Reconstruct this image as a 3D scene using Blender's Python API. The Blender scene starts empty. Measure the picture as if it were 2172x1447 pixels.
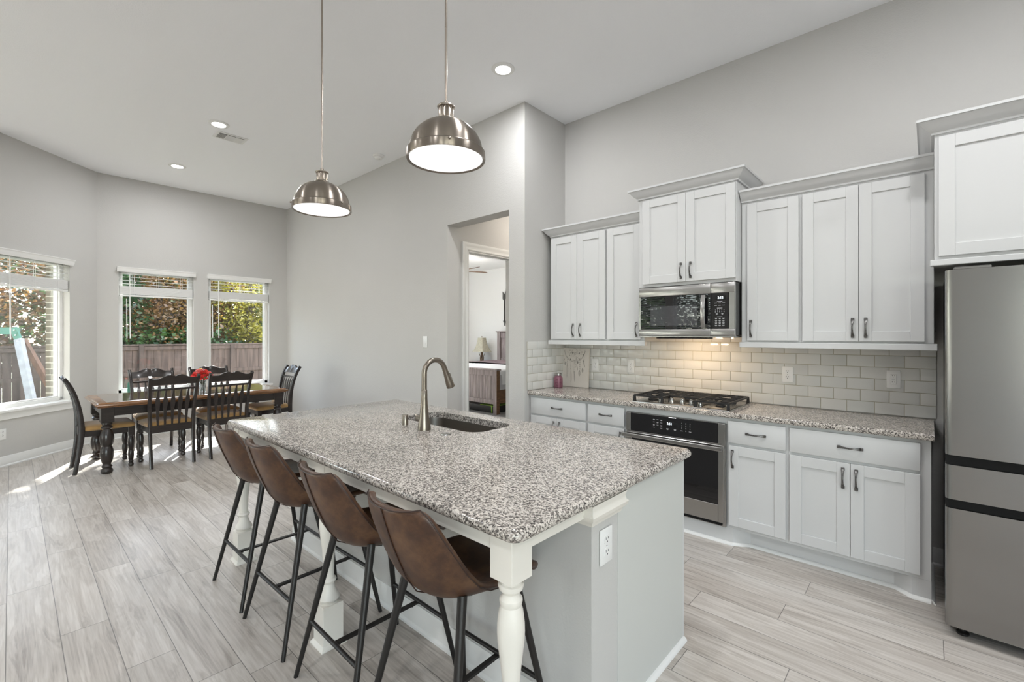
import bpy, bmesh, math, random
from math import pi, sin, cos, radians as R_
from mathutils import Vector, Matrix

# ------------------------------------------------------------------ camera, sky, sun, exposure
S = bpy.context.scene
COL = S.collection
H = 1.48
cam_d = bpy.data.cameras.new('camera'); cam = bpy.data.objects.new('camera', cam_d); COL.objects.link(cam)
cam_d.sensor_width = 36.0; cam_d.sensor_fit = 'HORIZONTAL'
cam_d.lens = 970.44 / 2172 * 36.0
cam_d.shift_y = -(723.5 - 709.94) / 2172
cam_d.clip_start = 0.05; cam_d.clip_end = 200
cam.location = (0, 0, H)
cam.rotation_euler = (pi / 2, 0, R_(42.411))
S.camera = cam

world = bpy.data.worlds.new('sky'); S.world = world; world.use_nodes = True
_wn = world.node_tree.nodes; _wl = world.node_tree.links
_bg = _wn['Background']
_sky = _wn.new('ShaderNodeTexSky')
_sky.sky_type = 'NISHITA'; _sky.sun_disc = False
_sky.sun_elevation = R_(35); _sky.sun_rotation = R_(-64)
_sky.air_density = 1.0; _sky.dust_density = 0.6; _sky.ozone_density = 1.0
_hs = _wn.new('ShaderNodeHueSaturation'); _hs.inputs['Saturation'].default_value = 0.55
_wl.new(_sky.outputs[0], _hs.inputs['Color']); _wl.new(_hs.outputs[0], _bg.inputs[0])
_bg.inputs[1].default_value = 0.80

sun_d = bpy.data.lights.new('sun', 'SUN'); sun = bpy.data.objects.new('sun', sun_d); COL.objects.link(sun)
sun_d.energy = 34.0; sun_d.angle = R_(0.6); sun_d.color = (1.0, 0.97, 0.935)
sun.location = (-14, 6, 9)
sun.rotation_euler = Vector((0.897 * 0.82, -0.44 * 0.82, -0.574)).to_track_quat('-Z', 'Y').to_euler()

vs = S.view_settings
vs.view_transform = 'Standard'; vs.look = 'None'; vs.gamma = 1.0; vs.use_curve_mapping = False
vs.exposure = 1.01
S.cycles.use_denoising = True
S.cycles.max_bounces = 8; S.cycles.diffuse_bounces = 5; S.cycles.glossy_bounces = 4
S.cycles.transmission_bounces = 6; S.cycles.transparent_max_bounces = 12
S.cycles.caustics_reflective = False; S.cycles.caustics_refractive = False
S.cycles.sample_clamp_indirect = 6.0

# ------------------------------------------------------------------ helpers
def setp(o, label=None, cat=None, group=None, kind=None):
    if label: o['label'] = label
    if cat: o['category'] = cat
    if group: o['group'] = group
    if kind: o['kind'] = kind
    return o

def root(name, loc, label=None, cat=None, group=None, kind=None, rz=0.0):
    o = bpy.data.objects.new(name, None); COL.objects.link(o)
    o.empty_display_size = 0.1
    o.location = loc; o.rotation_euler = (0, 0, rz)
    o['_w'] = tuple(loc)
    return setp(o, label, cat, group, kind)

class MB:
    """collects shapes in one mesh"""
    def __init__(s): s.bm = bmesh.new(); s.mi = 0
    def _fin(s, verts):
        fs = set()
        for v in verts:
            for f in v.link_faces: fs.add(f)
        for f in fs: f.material_index = s.mi
        return s
    def box(s, x0, x1, y0, y1, z0, z1, b=0.0, seg=2, M=None):
        vs_ = [s.bm.verts.new(p) for p in ((x0,y0,z0),(x1,y0,z0),(x1,y1,z0),(x0,y1,z0),(x0,y0,z1),(x1,y0,z1),(x1,y1,z1),(x0,y1,z1))]
        fs = [s.bm.faces.new([vs_[i] for i in q]) for q in ((3,2,1,0),(4,5,6,7),(0,1,5,4),(1,2,6,5),(2,3,7,6),(3,0,4,7))]
        for f in fs: f.material_index = s.mi
        if b > 0:
            es = list({e for f in fs for e in f.edges})
            r = bmesh.ops.bevel(s.bm, geom=es, offset=b, segments=seg, profile=0.5, affect='EDGES')
            vs_ = list({v for f in r['faces'] for v in f.verts} | {v for v in vs_ if v.is_valid})
            for f in r['faces']: f.material_index = s.mi
        if M is not None:
            vv = set(vs_)
            for v in list(vs_):
                for f in v.link_faces: vv.update(f.verts)
            for v in vv: v.co = M @ v.co
        return s
    def loft(s, loops, closed=True, cap=True, ring=False):
        """loops: list of lists of points with equal length"""
        rows = [[s.bm.verts.new(p) for p in L] for L in loops]
        n = len(rows[0]); allv = [v for r in rows for v in r]
        m = len(rows)
        for i in range(m if ring else m - 1):
            a, b = rows[i], rows[(i + 1) % m]
            for j in range(n if closed else n - 1):
                k = (j + 1) % n
                try: s.bm.faces.new((a[j], a[k], b[k], b[j]))
                except ValueError: pass
        if cap and closed and not ring:
            for r in (rows[0], rows[-1]):
                try: s.bm.faces.new(r)
                except ValueError: pass
        return s._fin(allv)
    def lathe(s, prof, c=(0,0,0), seg=24, ax=None, sx=1.0, sy=1.0):
        """prof: [(r,z)]; ax: optional matrix applied"""
        loops = []
        for r, z in prof:
            r = max(r, 0.0004)
            L = [Vector((r*sx*cos(2*pi*i/seg), r*sy*sin(2*pi*i/seg), z)) for i in range(seg)]
            if ax is not None: L = [ax @ p for p in L]
            loops.append([p + Vector(c) for p in L])
        return s.loft(loops)
    def tube(s, pts, r, seg=10, cap=True, flat=1.0, ring=False):
        pts = [Vector(p) for p in pts]; n = len(pts)
        rs = r if isinstance(r, (list, tuple)) else [r] * n
        loops = []; up = None
        for i, p in enumerate(pts):
            a = pts[i-1] if (i > 0 or ring) else p
            b = pts[(i+1) % n] if (i < n-1 or ring) else p
            t = (b - a).normalized()
            if up is None:
                up = Vector((0,0,1)) if abs(t.z) < 0.9 else Vector((1,0,0))
            x = t.cross(up).normalized(); y = x.cross(t).normalized(); up = y
            loops.append([p + x*(rs[i]*cos(2*pi*k/seg)) + y*(rs[i]*flat*sin(2*pi*k/seg)) for k in range(seg)])
        return s.loft(loops, cap=cap, ring=ring)
    def prism(s, prof, fn, a, b):
        """prof: closed 2-D outline; fn(u,v,t)->point; extruded t from a to b"""
        return s.loft([[fn(u, v, a) for u, v in prof], [fn(u, v, b) for u, v in prof]])
    def bar(s, p, q, w, d, up=(0,0,1)):
        p = Vector(p); q = Vector(q); t = (q-p).normalized(); up = Vector(up)
        x = t.cross(up).normalized()*w/2; y = x.cross(t).normalized()*d/2
        return s.loft([[c+x+y, c-x+y, c-x-y, c+x-y] for c in (p, q)])
    def quad(s, pts):
        v = [s.bm.verts.new(p) for p in pts]; s.bm.faces.new(v); return s._fin(v)
    def sphere(s, c, r, seg=12, rz=1.0):
        n = seg // 2
        return s.lathe([(r*sin(pi*i/n), -r*rz*cos(pi*i/n)) for i in range(n+1)], c, seg)
    def grid(s, fn, nu, nv):
        rows = [[s.bm.verts.new(fn(i/nu, j/nv)) for i in range(nu+1)] for j in range(nv+1)]
        for j in range(nv):
            for i in range(nu):
                s.bm.faces.new((rows[j][i], rows[j][i+1], rows[j+1][i+1], rows[j+1][i]))
        return s._fin([v for r in rows for v in r])
    def text(s, string, size, M, depth=0.0006, align='CENTER', shear=0.0):
        cu = bpy.data.curves.new('txt', 'FONT'); cu.body = string; cu.size = size
        cu.align_x = align; cu.align_y = 'CENTER'; cu.extrude = depth; cu.shear = shear; cu.resolution_u = 3
        o = bpy.data.objects.new('txt', cu); COL.objects.link(o)
        dg = bpy.context.evaluated_depsgraph_get()
        me = bpy.data.meshes.new_from_object(o.evaluated_get(dg))
        n0 = len(s.bm.verts); me.transform(M); s.bm.from_mesh(me)
        s.bm.verts.ensure_lookup_table()
        s._fin(s.bm.verts[n0:])
        bpy.data.objects.remove(o); bpy.data.curves.remove(cu); bpy.data.meshes.remove(me)
        return s
    def build(s, name, mats, parent=None, smooth=35, recalc=True, local=None):
        """parent None: top-level, origin at the base centre.  Shapes are given in the parent's root frame
        (world position minus root location when the root was placed unrotated with local=False)."""
        if recalc: bmesh.ops.recalc_face_normals(s.bm, faces=s.bm.faces[:])
        me = bpy.data.meshes.new(name)
        lo = Vector((1e9,)*3); hi = Vector((-1e9,)*3)
        for v in s.bm.verts:
            for k in range(3):
                lo[k] = min(lo[k], v.co[k]); hi[k] = max(hi[k], v.co[k])
        c = Vector(((lo.x+hi.x)/2, (lo.y+hi.y)/2, lo.z if parent is None else (lo.z+hi.z)/2))
        for v in s.bm.verts: v.co -= c
        s.bm.to_mesh(me); s.bm.free()
        if not isinstance(mats, (list, tuple)): mats = [mats]
        for m in mats: me.materials.append(m)
        if smooth:
            me.shade_smooth(); me.set_sharp_from_angle(angle=R_(smooth))
        o = bpy.data.objects.new(name, me); COL.objects.link(o)
        if parent is not None:
            o.parent = parent
            o.location = c - Vector(parent['_w']) if not parent.get('_loc') else c
            o['_w'] = tuple(c)
        else:
            o.location = c; o['_w'] = tuple(c)
        return o

def local_root(name, label=None, cat=None, group=None, kind=None):
    """a root modelled around its own origin; place it afterwards"""
    return root(name, (0,0,0), label, cat, group, kind)

def copy_tree(o, parent=None):
    c = o.copy(); COL.objects.link(c)
    if parent is not None: c.parent = parent
    for ch in [x for x in bpy.data.objects if x.parent == o]: copy_tree(ch, c)
    return c

def copy_part(o, parent):
    c = o.copy(); COL.objects.link(c); c.parent = parent
    for ch in list(o.children): copy_part(ch, c)
    return c
def copy_thing(o):
    c = o.copy(); COL.objects.link(c)
    for ch in list(o.children): copy_part(ch, c)
    return c

def rrect(x0, x1, y0, y1, r, n=6):
    pts = []
    for cx, cy, a in ((x1-r,y1-r,0),(x0+r,y1-r,pi/2),(x0+r,y0+r,pi),(x1-r,y0+r,3*pi/2)):
        for i in range(n+1):
            t = a + pi/2*i/n
            pts.append((cx+r*cos(t), cy+r*sin(t)))
    return pts

# ------------------------------------------------------------------ materials
def newmat(name):
    m = bpy.data.materials.new(name); m.use_nodes = True
    nt = m.node_tree; return m, nt, nt.nodes['Principled BSDF']
def nd(nt, t, **kw):
    n = nt.nodes.new('ShaderNode'+t)
    for k, v in kw.items():
        if k.startswith('i_'):
            k = k[2:]; key = int(k) if k.isdigit() else k
            n.inputs[key].default_value = v
        else: setattr(n, k, v)
    return n
def lk(nt, a, b): nt.links.new(a, b)
def c4(c): return (c[0], c[1], c[2], 1)
def ramp(nt, fac, stops, interp='LINEAR'):
    r = nd(nt, 'ValToRGB'); r.color_ramp.interpolation = interp
    e = r.color_ramp.elements
    while len(e) < len(stops): e.new(0.5)
    for k, (p, c) in zip(e, stops):
        k.position = p; k.color = c4(c)
    lk(nt, fac, r.inputs[0]); return r
def coords(nt, kind='Object', scale=(1,1,1)):
    if kind == 'World': out = nd(nt, 'NewGeometry').outputs['Position']
    else: out = nd(nt, 'TexCoord').outputs[kind]
    mp = nd(nt, 'Mapping'); mp.inputs['Scale'].default_value = scale
    lk(nt, out, mp.inputs[0]); return mp.outputs[0]
def bumpn(nt, bsdf, h, strength=0.3, dist=0.01):
    b = nd(nt, 'Bump'); b.inputs['Strength'].default_value = strength; b.inputs['Distance'].default_value = dist
    lk(nt, h, b.inputs['Height']); lk(nt, b.outputs[0], bsdf.inputs['Normal']); return b

def pbr(name, col, rough=0.5, metal=0.0, var=None, bump=None, coat=0.0, spec=0.5, emit=None, alpha=None, sheen=0.0, kind='Object'):
    m, nt, b = newmat(name)
    b.inputs['Base Color'].default_value = c4(col); b.inputs['Roughness'].default_value = rough
    b.inputs['Metallic'].default_value = metal; b.inputs['Specular IOR Level'].default_value = spec
    b.inputs['Coat Weight'].default_value = coat; b.inputs['Coat Roughness'].default_value = 0.08
    b.inputs['Sheen Weight'].default_value = sheen
    if emit: b.inputs['Emission Color'].default_value = c4(emit[0]); b.inputs['Emission Strength'].default_value = emit[1]
    if var:
        sc, amt = var[0], var[1]; st = var[2] if len(var) > 2 else (1,1,1)
        n = nd(nt, 'TexNoise', i_Scale=sc, i_Detail=6.0); lk(nt, coords(nt, kind, st), n.inputs[0])
        r = ramp(nt, n.outputs[0], [(0.28, [x*(1-amt) for x in col]), (0.72, [min(1, x*(1+amt)) for x in col])])
        lk(nt, r.outputs[0], b.inputs['Base Color'])
    if bump:
        n2 = nd(nt, 'TexNoise', i_Scale=bump[0], i_Detail=4.0); lk(nt, coords(nt, kind, bump[3] if len(bump) > 3 else (1,1,1)), n2.inputs[0])
        bumpn(nt, b, n2.outputs[0], bump[1], bump[2])
    return m

M = {}
M['wall'] = pbr('wall_paint', (0.56, 0.552, 0.535), 0.75, var=(1.5, 0.015), bump=(95, 0.38, 0.004), kind='World', spec=0.3)
M['wall2'] = pbr('bedroom_paint', (0.80, 0.80, 0.79), 0.8, bump=(95, 0.15, 0.004), kind='World', spec=0.3)
M['ceil'] = pbr('ceiling_paint', (0.935, 0.945, 0.965), 0.85, bump=(120, 0.3, 0.004), kind='World', spec=0.2)
M['trim'] = pbr('trim_paint', (0.80, 0.80, 0.785), 0.38, bump=(60, 0.03, 0.002))
M['cab'] = pbr('cabinet_paint', (0.63, 0.635, 0.635), 0.36, bump=(45, 0.03, 0.002))
M['cabin'] = pbr('cabinet_underside', (0.62, 0.48, 0.32), 0.6, var=(6, 0.2, (1, 8, 1)))
M['legp'] = pbr('cream_paint', (0.78, 0.75, 0.69), 0.42, bump=(40, 0.05, 0.003))
M['panel'] = pbr('island_panel_paint', (0.59, 0.60, 0.575), 0.5)
M['plastic'] = pbr('white_plastic', (0.82, 0.82, 0.81), 0.35)
M['dark'] = pbr('dark_slot', (0.012, 0.012, 0.012), 0.7, spec=0.15)
M['pewter'] = pbr('pewter', (0.16, 0.155, 0.15), 0.32, 0.9, var=(60, 0.5))
M['nickel'] = pbr('brushed_nickel', (0.40, 0.355, 0.31), 0.27, 1.0, bump=(200, 0.05, 0.001, (1, 1, 12)))
M['faucet'] = pbr('spot_resist_nickel', (0.28, 0.245, 0.205), 0.30, 1.0)
def mat_spun(name, col, rough):
    m, nt, b = newmat(name)
    b.inputs['Metallic'].default_value = 1.0; b.inputs['Base Color'].default_value = c4(col); b.inputs['Roughness'].default_value = rough
    b.inputs['Anisotropic'].default_value = 0.9; b.inputs['Anisotropic Rotation'].default_value = SPUN_ROT
    t = nd(nt, 'Tangent', direction_type='RADIAL', axis='Z'); lk(nt, t.outputs[0], b.inputs['Tangent']); return m
SPUN_ROT = 0.25
M['dome'] = mat_spun('spun_nickel', (0.30, 0.262, 0.225), 0.30)
M['black'] = pbr('black_metal', (0.018, 0.016, 0.015), 0.42, 0.3)
M['iron'] = pbr('cast_iron', (0.012, 0.012, 0.013), 0.5, bump=(200, 0.2, 0.002))
M['blackglass'] = pbr('black_glass', (0.008, 0.008, 0.009), 0.012, spec=0.6)
M['blackplastic'] = pbr('black_plastic', (0.02, 0.02, 0.02), 0.3)
M['mesh'] = pbr('microwave_window', (0.055, 0.055, 0.06), 0.015, spec=0.6)
M['digit'] = pbr('lit_digits', (0.9, 0.95, 1), 0.5, emit=((0.85, 0.95, 1.0), 0.9))
M['mark'] = pbr('panel_print', (0.55, 0.56, 0.57), 0.5)
M['dwood'] = pbr('ebony_wood', (0.017, 0.011, 0.009), 0.28, var=(8, 0.5, (1, 1, 9)), coat=0.3)
M['honey'] = pbr('honey_wood', (0.20, 0.09, 0.033), 0.15, var=(5, 0.4, (6, 0.6, 1)), coat=0.5)
M['darktop'] = pbr('dark_table_top', (0.075, 0.038, 0.018), 0.12, var=(5, 0.4, (6, 0.6, 1)), coat=0.6)
M['suede'] = pbr('tan_suede', (0.40, 0.235, 0.085), 0.85, var=(7, 0.22), bump=(120, 0.15, 0.003), sheen=0.4)
M['greywood'] = pbr('weathered_wood', (0.31, 0.26, 0.255), 0.6, var=(5, 0.4, (10, 10, 0.7)))
M['brownwood'] = pbr('walnut_wood', (0.16, 0.08, 0.035), 0.5, var=(6, 0.5, (1, 0.8, 9)))
M['white_cloth'] = pbr('white_bedding', (0.82, 0.82, 0.83), 0.9, bump=(18, 0.4, 0.02))
M['grey_cloth'] = pbr('grey_bedding', (0.50, 0.50, 0.52), 0.9, bump=(18, 0.4, 0.02))
M['mauve'] = pbr('mauve_blanket', (0.22, 0.16, 0.17), 0.95, var=(9, 0.3), bump=(60, 0.3, 0.005))
M['carpet'] = pbr('grey_carpet', (0.30, 0.29, 0.28), 0.95, var=(90, 0.3), bump=(200, 0.6, 0.01), kind='World')
M['shade'] = pbr('linen_shade', (0.50, 0.47, 0.37), 0.9, var=(40, 0.2))
M['antler'] = pbr('antler_bronze', (0.20, 0.13, 0.08), 0.5, var=(30, 0.5))
M['fence'] = pbr('fence_wood', (0.085, 0.058, 0.048), 0.85, var=(3.5, 0.45, (1, 4, 0.5)), bump=(30, 0.4, 0.01, (1, 1, 0.1)))
M['grass'] = pbr('lawn', (0.06, 0.07, 0.025), 0.9, var=(2.0, 0.5))
M['bark'] = pbr('bark', (0.10, 0.075, 0.06), 0.9, var=(6, 0.4, (1, 1, 0.3)))
M['teal'] = pbr('green_metal', (0.05, 0.21, 0.15), 0.45)
M['galv'] = pbr('grey_post', (0.36, 0.37, 0.40), 0.5, var=(9, 0.25))
M['rustwood'] = pbr('stained_wood', (0.17, 0.085, 0.055), 0.7, var=(7, 0.4, (4, 4, 0.5)))
M['canvas'] = pbr('canvas_print', (0.70, 0.655, 0.60), 0.8, bump=(250, 0.1, 0.001))
M['ink'] = pbr('ink', (0.05, 0.045, 0.04), 0.8)
M['inkl'] = pbr('ink_pale', (0.26, 0.22, 0.19), 0.8)
M['jar'] = pbr('pink_jar_paint', (0.23, 0.095, 0.135), 0.35, var=(14, 0.18))
M['jarink'] = pbr('jar_letters', (0.13, 0.02, 0.05), 0.4)
M['lid'] = pbr('zinc_lid', (0.42, 0.41, 0.40), 0.38, 1.0)
M['petal_red'] = pbr('coral_petals', (0.75, 0.055, 0.045), 0.6, var=(30, 0.3))
M['petal_pink'] = pbr('pink_petals', (0.85, 0.22, 0.20), 0.6, var=(30, 0.3))
M['petal_yel'] = pbr('yellow_petals', (0.85, 0.62, 0.22), 0.6)
M['leafgreen'] = pbr('flower_leaves', (0.07, 0.16, 0.04), 0.6)
M['stem'] = pbr('flower_stems', (0.03, 0.05, 0.02), 0.6)
M['slat'] = pbr('blind_slats', (0.83, 0.83, 0.82), 0.4)
M['green'] = pbr('lime_edge', (0.22, 0.42, 0.02), 0.5)
M['lens'] = pbr('lit_lens', (1, 1, 1), 0.4, emit=((1.0, 0.97, 0.93), 9.0))
M['pendlens'] = pbr('lit_glass_diffuser', (0.95, 0.95, 0.95), 0.35, emit=((1.0, 0.99, 0.975), 0.40))

def mat_stainless(name, col=(0.43, 0.425, 0.415), rough=0.24, axis=(1, 1, 90)):
    m, nt, b = newmat(name)
    b.inputs['Metallic'].default_value = 1.0; b.inputs['Base Color'].default_value = c4(col)
    n = nd(nt, 'TexNoise', i_Scale=6.0, i_Detail=5.0); lk(nt, coords(nt, 'Object', axis), n.inputs[0])
    mr = nd(nt, 'MapRange'); mr.inputs['To Min'].default_value = rough-0.02; mr.inputs['To Max'].default_value = rough+0.02
    lk(nt, n.outputs[0], mr.inputs[0]); lk(nt, mr.outputs[0], b.inputs['Roughness'])
    bumpn(nt, b, n.outputs[0], 0.008, 0.0005)
    b.inputs['Anisotropic'].default_value = 0.5
    return m
M['steel'] = mat_stainless('stainless_steel')
M['fridge'] = mat_stainless('fridge_steel', (0.315, 0.31, 0.30), 0.25, (90, 90, 1))
M['sink'] = mat_stainless('sink_steel', (0.34, 0.315, 0.285), 0.33, (90, 1, 1))

def mat_granite():
    m, nt, b = newmat('speckled_granite')
    co = coords(nt, 'World')
    dn = nd(nt, 'TexNoise', i_Scale=160.0, i_Detail=2.0); lk(nt, co, dn.inputs[0])
    ma = nd(nt, 'VectorMath', operation='MULTIPLY_ADD'); ma.inputs[1].default_value = (0.008,)*3
    lk(nt, dn.outputs['Color'], ma.inputs[0]); lk(nt, co, ma.inputs[2])
    v = nd(nt, 'TexVoronoi', i_Scale=190.0); lk(nt, ma.outputs[0], v.inputs[0])
    big = nd(nt, 'TexNoise', i_Scale=7.0, i_Detail=3.0); lk(nt, co, big.inputs[0])
    sep = nd(nt, 'SeparateColor'); lk(nt, v.outputs['Color'], sep.inputs[0])
    ad = nd(nt, 'Math', operation='MULTIPLY_ADD'); ad.inputs[1].default_value = 0.42; ad.inputs[2].default_value = -0.21
    lk(nt, big.outputs[0], ad.inputs[0])
    su = nd(nt, 'Math', operation='ADD'); lk(nt, sep.outputs[0], su.inputs[0]); lk(nt, ad.outputs[0], su.inputs[1])
    r = ramp(nt, su.outputs[0], [(0.0, (0.74, 0.69, 0.63)), (0.26, (0.57, 0.525, 0.475)), (0.44, (0.37, 0.335, 0.30)), (0.60, (0.18, 0.16, 0.145)), (0.74, (0.055, 0.049, 0.046)), (0.85, (0.012, 0.011, 0.012))], 'CONSTANT')
    v2 = nd(nt, 'TexVoronoi', i_Scale=420.0); lk(nt, co, v2.inputs[0])
    sep2 = nd(nt, 'SeparateColor'); lk(nt, v2.outputs['Color'], sep2.inputs[0])
    r2 = ramp(nt, sep2.outputs[1], [(0.0, (0.66, 0.60, 0.54)), (0.4, (0.24, 0.21, 0.19)), (0.75, (0.03, 0.03, 0.03))], 'CONSTANT')
    mx = nd(nt, 'Mix', data_type='RGBA'); mx.inputs[0].default_value = 0.28
    lk(nt, r.outputs[0], mx.inputs[6]); lk(nt, r2.outputs[0], mx.inputs[7]); lk(nt, mx.outputs[2], b.inputs['Base Color'])
    b.inputs['Roughness'].default_value = 0.13; b.inputs['Specular IOR Level'].default_value = 0.5
    return m
M['granite'] = mat_granite()

def mat_floor():
    m, nt, b = newmat('plank_floor')
    pos = nd(nt, 'NewGeometry').outputs['Position']
    sp = nd(nt, 'SeparateXYZ'); lk(nt, pos, sp.inputs[0])
    def mth(op, a, b_=None, c=None):
        n = nd(nt, 'Math', operation=op)
        for i, x in enumerate((a, b_, c)):
            if x is None: continue
            if isinstance(x, (int, float)): n.inputs[i].default_value = x
            else: lk(nt, x, n.inputs[i])
        return n.outputs[0]
    W, L = 0.18, 1.22
    yy = mth('DIVIDE', mth('SUBTRACT', sp.outputs[1], 0.163), W)
    row = mth('FLOOR', yy); fy = mth('SUBTRACT', yy, row)
    wn = nd(nt, 'TexWhiteNoise', noise_dimensions='1D'); lk(nt, row, wn.inputs['W'])
    xx = mth('ADD', mth('DIVIDE', sp.outputs[0], L), wn.outputs['Value'])
    colm = mth('FLOOR', xx); fx = mth('SUBTRACT', xx, colm)
    cb = nd(nt, 'CombineXYZ'); lk(nt, row, cb.inputs[0]); lk(nt, colm, cb.inputs[1])
    wn2 = nd(nt, 'TexWhiteNoise', noise_dimensions='2D'); lk(nt, cb.outputs[0], wn2.inputs['Vector'])
    idv = wn2.outputs['Value']
    # grain
    gv = nd(nt, 'CombineXYZ')
    lk(nt, mth('ADD', mth('MULTIPLY', sp.outputs[0], 1.3), mth('MULTIPLY', idv, 61.0)), gv.inputs[0])
    lk(nt, mth('MULTIPLY', sp.outputs[1], 11.0), gv.inputs[1]); lk(nt, mth('MULTIPLY', idv, 17.0), gv.inputs[2])
    n1 = nd(nt, 'TexNoise', i_Scale=1.0, i_Detail=5.0, i_Roughness=0.55, i_Distortion=0.9); lk(nt, gv.outputs[0], n1.inputs[0])
    gv2 = nd(nt, 'CombineXYZ')
    lk(nt, mth('ADD', mth('MULTIPLY', sp.outputs[0], 3.0), mth('MULTIPLY', idv, 31.0)), gv2.inputs[0])
    lk(nt, mth('MULTIPLY', sp.outputs[1], 75.0), gv2.inputs[1]); lk(nt, idv, gv2.inputs[2])
    n2 = nd(nt, 'TexNoise', i_Scale=1.0, i_Detail=4.0, i_Roughness=0.6); lk(nt, gv2.outputs[0], n2.inputs[0])
    wv = mth('SINE', mth('MULTIPLY', n1.outputs[0], 46.0))
    g = mth('ADD', mth('MULTIPLY', n1.outputs[0], 0.47), mth('ADD', mth('MULTIPLY', n2.outputs[0], 0.40), mth('MULTIPLY', wv, 0.035)))
    g = mth('ADD', g, mth('MULTIPLY', mth('SUBTRACT', idv, 0.5), 0.11))
    r = ramp(nt, g, [(0.20, (0.24, 0.205, 0.178)), (0.40, (0.475, 0.435, 0.392)), (0.56, (0.62, 0.583, 0.54)), (0.72, (0.70, 0.665, 0.62))])
    # seams
    ey = mth('MULTIPLY', mth('MINIMUM', fy, mth('SUBTRACT', 1.0, fy)), W)
    ex = mth('MULTIPLY', mth('MINIMUM', fx, mth('SUBTRACT', 1.0, fx)), L)
    e = mth('MINIMUM', ey, ex)
    sm = nd(nt, 'MapRange', interpolation_type='SMOOTHSTEP'); sm.inputs['From Min'].default_value = 0.0004; sm.inputs['From Max'].default_value = 0.0026
    sm.inputs['To Min'].default_value = 0.30; lk(nt, e, sm.inputs[0])
    mx = nd(nt, 'Mix', data_type='RGBA', blend_type='MULTIPLY'); mx.inputs[0].default_value = 1.0
    lk(nt, r.outputs[0], mx.inputs[6]); lk(nt, sm.outputs[0], mx.inputs[7]); lk(nt, mx.outputs[2], b.inputs['Base Color'])
    rr = nd(nt, 'MapRange'); rr.inputs['To Min'].default_value = 0.27; rr.inputs['To Max'].default_value = 0.42
    lk(nt, n2.outputs[0], rr.inputs[0]); lk(nt, rr.outputs[0], b.inputs['Roughness'])
    hh = mth('ADD', mth('MULTIPLY', n2.outputs[0], 0.25), sm.outputs[0])
    bumpn(nt, b, hh, 0.18, 0.002)
    return m
M['floor'] = mat_floor()

M['grout'] = pbr('tile_grout', (0.43, 0.39, 0.29), 0.85)
TILE_MATS = [pbr('grey_tile', c, 0.10, spec=0.5, bump=(14, 0.02, 0.004), kind='World') for c in ((0.63, 0.63, 0.61), (0.66, 0.66, 0.64), (0.68, 0.675, 0.65), (0.645, 0.65, 0.63))]

def mat_brick():
    m, nt, b = newmat('tan_brick')
    co = coords(nt, 'Object')
    sp = nd(nt, 'SeparateXYZ'); lk(nt, co, sp.inputs[0]); ad = nd(nt, 'Math', operation='ADD')
    lk(nt, sp.outputs[0], ad.inputs[0]); lk(nt, sp.outputs[1], ad.inputs[1])
    cb = nd(nt, 'CombineXYZ'); lk(nt, ad.outputs[0], cb.inputs[0]); lk(nt, sp.outputs[2], cb.inputs[1])
    br = nd(nt, 'TexBrick', offset=0.5)
    br.inputs['Scale'].default_value = 1.0; br.inputs['Brick Width'].default_value = 0.21; br.inputs['Row Height'].default_value = 0.078
    br.inputs['Mortar Size'].default_value = 0.006
    br.inputs['Color1'].default_value = (0.13, 0.105, 0.07, 1); br.inputs['Color2'].default_value = (0.07, 0.057, 0.04, 1)
    br.inputs['Mortar'].default_value = (0.45, 0.42, 0.36, 1)
    lk(nt, cb.outputs[0], br.inputs[0]); lk(nt, br.outputs['Color'], b.inputs['Base Color']); b.inputs['Roughness'].default_value = 0.9
    return m
M['brick'] = mat_brick()

def mat_leather():
    m, nt, b = newmat('brown_leather')
    co = coords(nt, 'Object')
    n = nd(nt, 'TexNoise', i_Scale=11.0, i_Detail=9.0, i_Roughness=0.68); lk(nt, co, n.inputs[0])
    r = ramp(nt, n.outputs[0], [(0.25, (0.022, 0.009, 0.005)), (0.46, (0.055, 0.022, 0.010)), (0.60, (0.098, 0.045, 0.019)), (0.78, (0.15, 0.078, 0.035))])
    lk(nt, r.outputs[0], b.inputs['Base Color']); b.inputs['Roughness'].default_value = 0.40
    v = nd(nt, 'TexVoronoi', i_Scale=420.0); lk(nt, co, v.inputs[0])
    bumpn(nt, b, v.outputs['Distance'], 0.12, 0.002)
    b.inputs['Specular IOR Level'].default_value = 0.55
    return m
M['leather'] = mat_leather()
M['thread'] = pbr('dark_stitching', (0.03, 0.013, 0.008), 0.5)

def mat_clear(name, refl=0.06, tint=(0.97, 0.985, 0.975)):
    m, nt, b = newmat(name); nt.nodes.remove(b)
    t = nd(nt, 'BsdfTransparent'); t.inputs[0].default_value = c4(tint)
    g = nd(nt, 'BsdfGlossy'); g.inputs['Roughness'].default_value = 0.02
    lw = nd(nt, 'LayerWeight'); lw.inputs[0].default_value = 0.35
    mr = nd(nt, 'MapRange'); mr.inputs['To Min'].default_value = refl; mr.inputs['To Max'].default_value = 0.4; lk(nt, lw.outputs['Fresnel'], mr.inputs[0])
    mx = nd(nt, 'MixShader'); lk(nt, mr.outputs[0], mx.inputs[0]); lk(nt, t.outputs[0], mx.inputs[1]); lk(nt, g.outputs[0], mx.inputs[2])
    lk(nt, mx.outputs[0], nt.nodes['Material Output'].inputs[0]); return m
M['pane'] = mat_clear('window_glass', 0.015)
M['vase'] = mat_clear('vase_glass', 0.14, (0.93, 0.95, 0.95))

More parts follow.
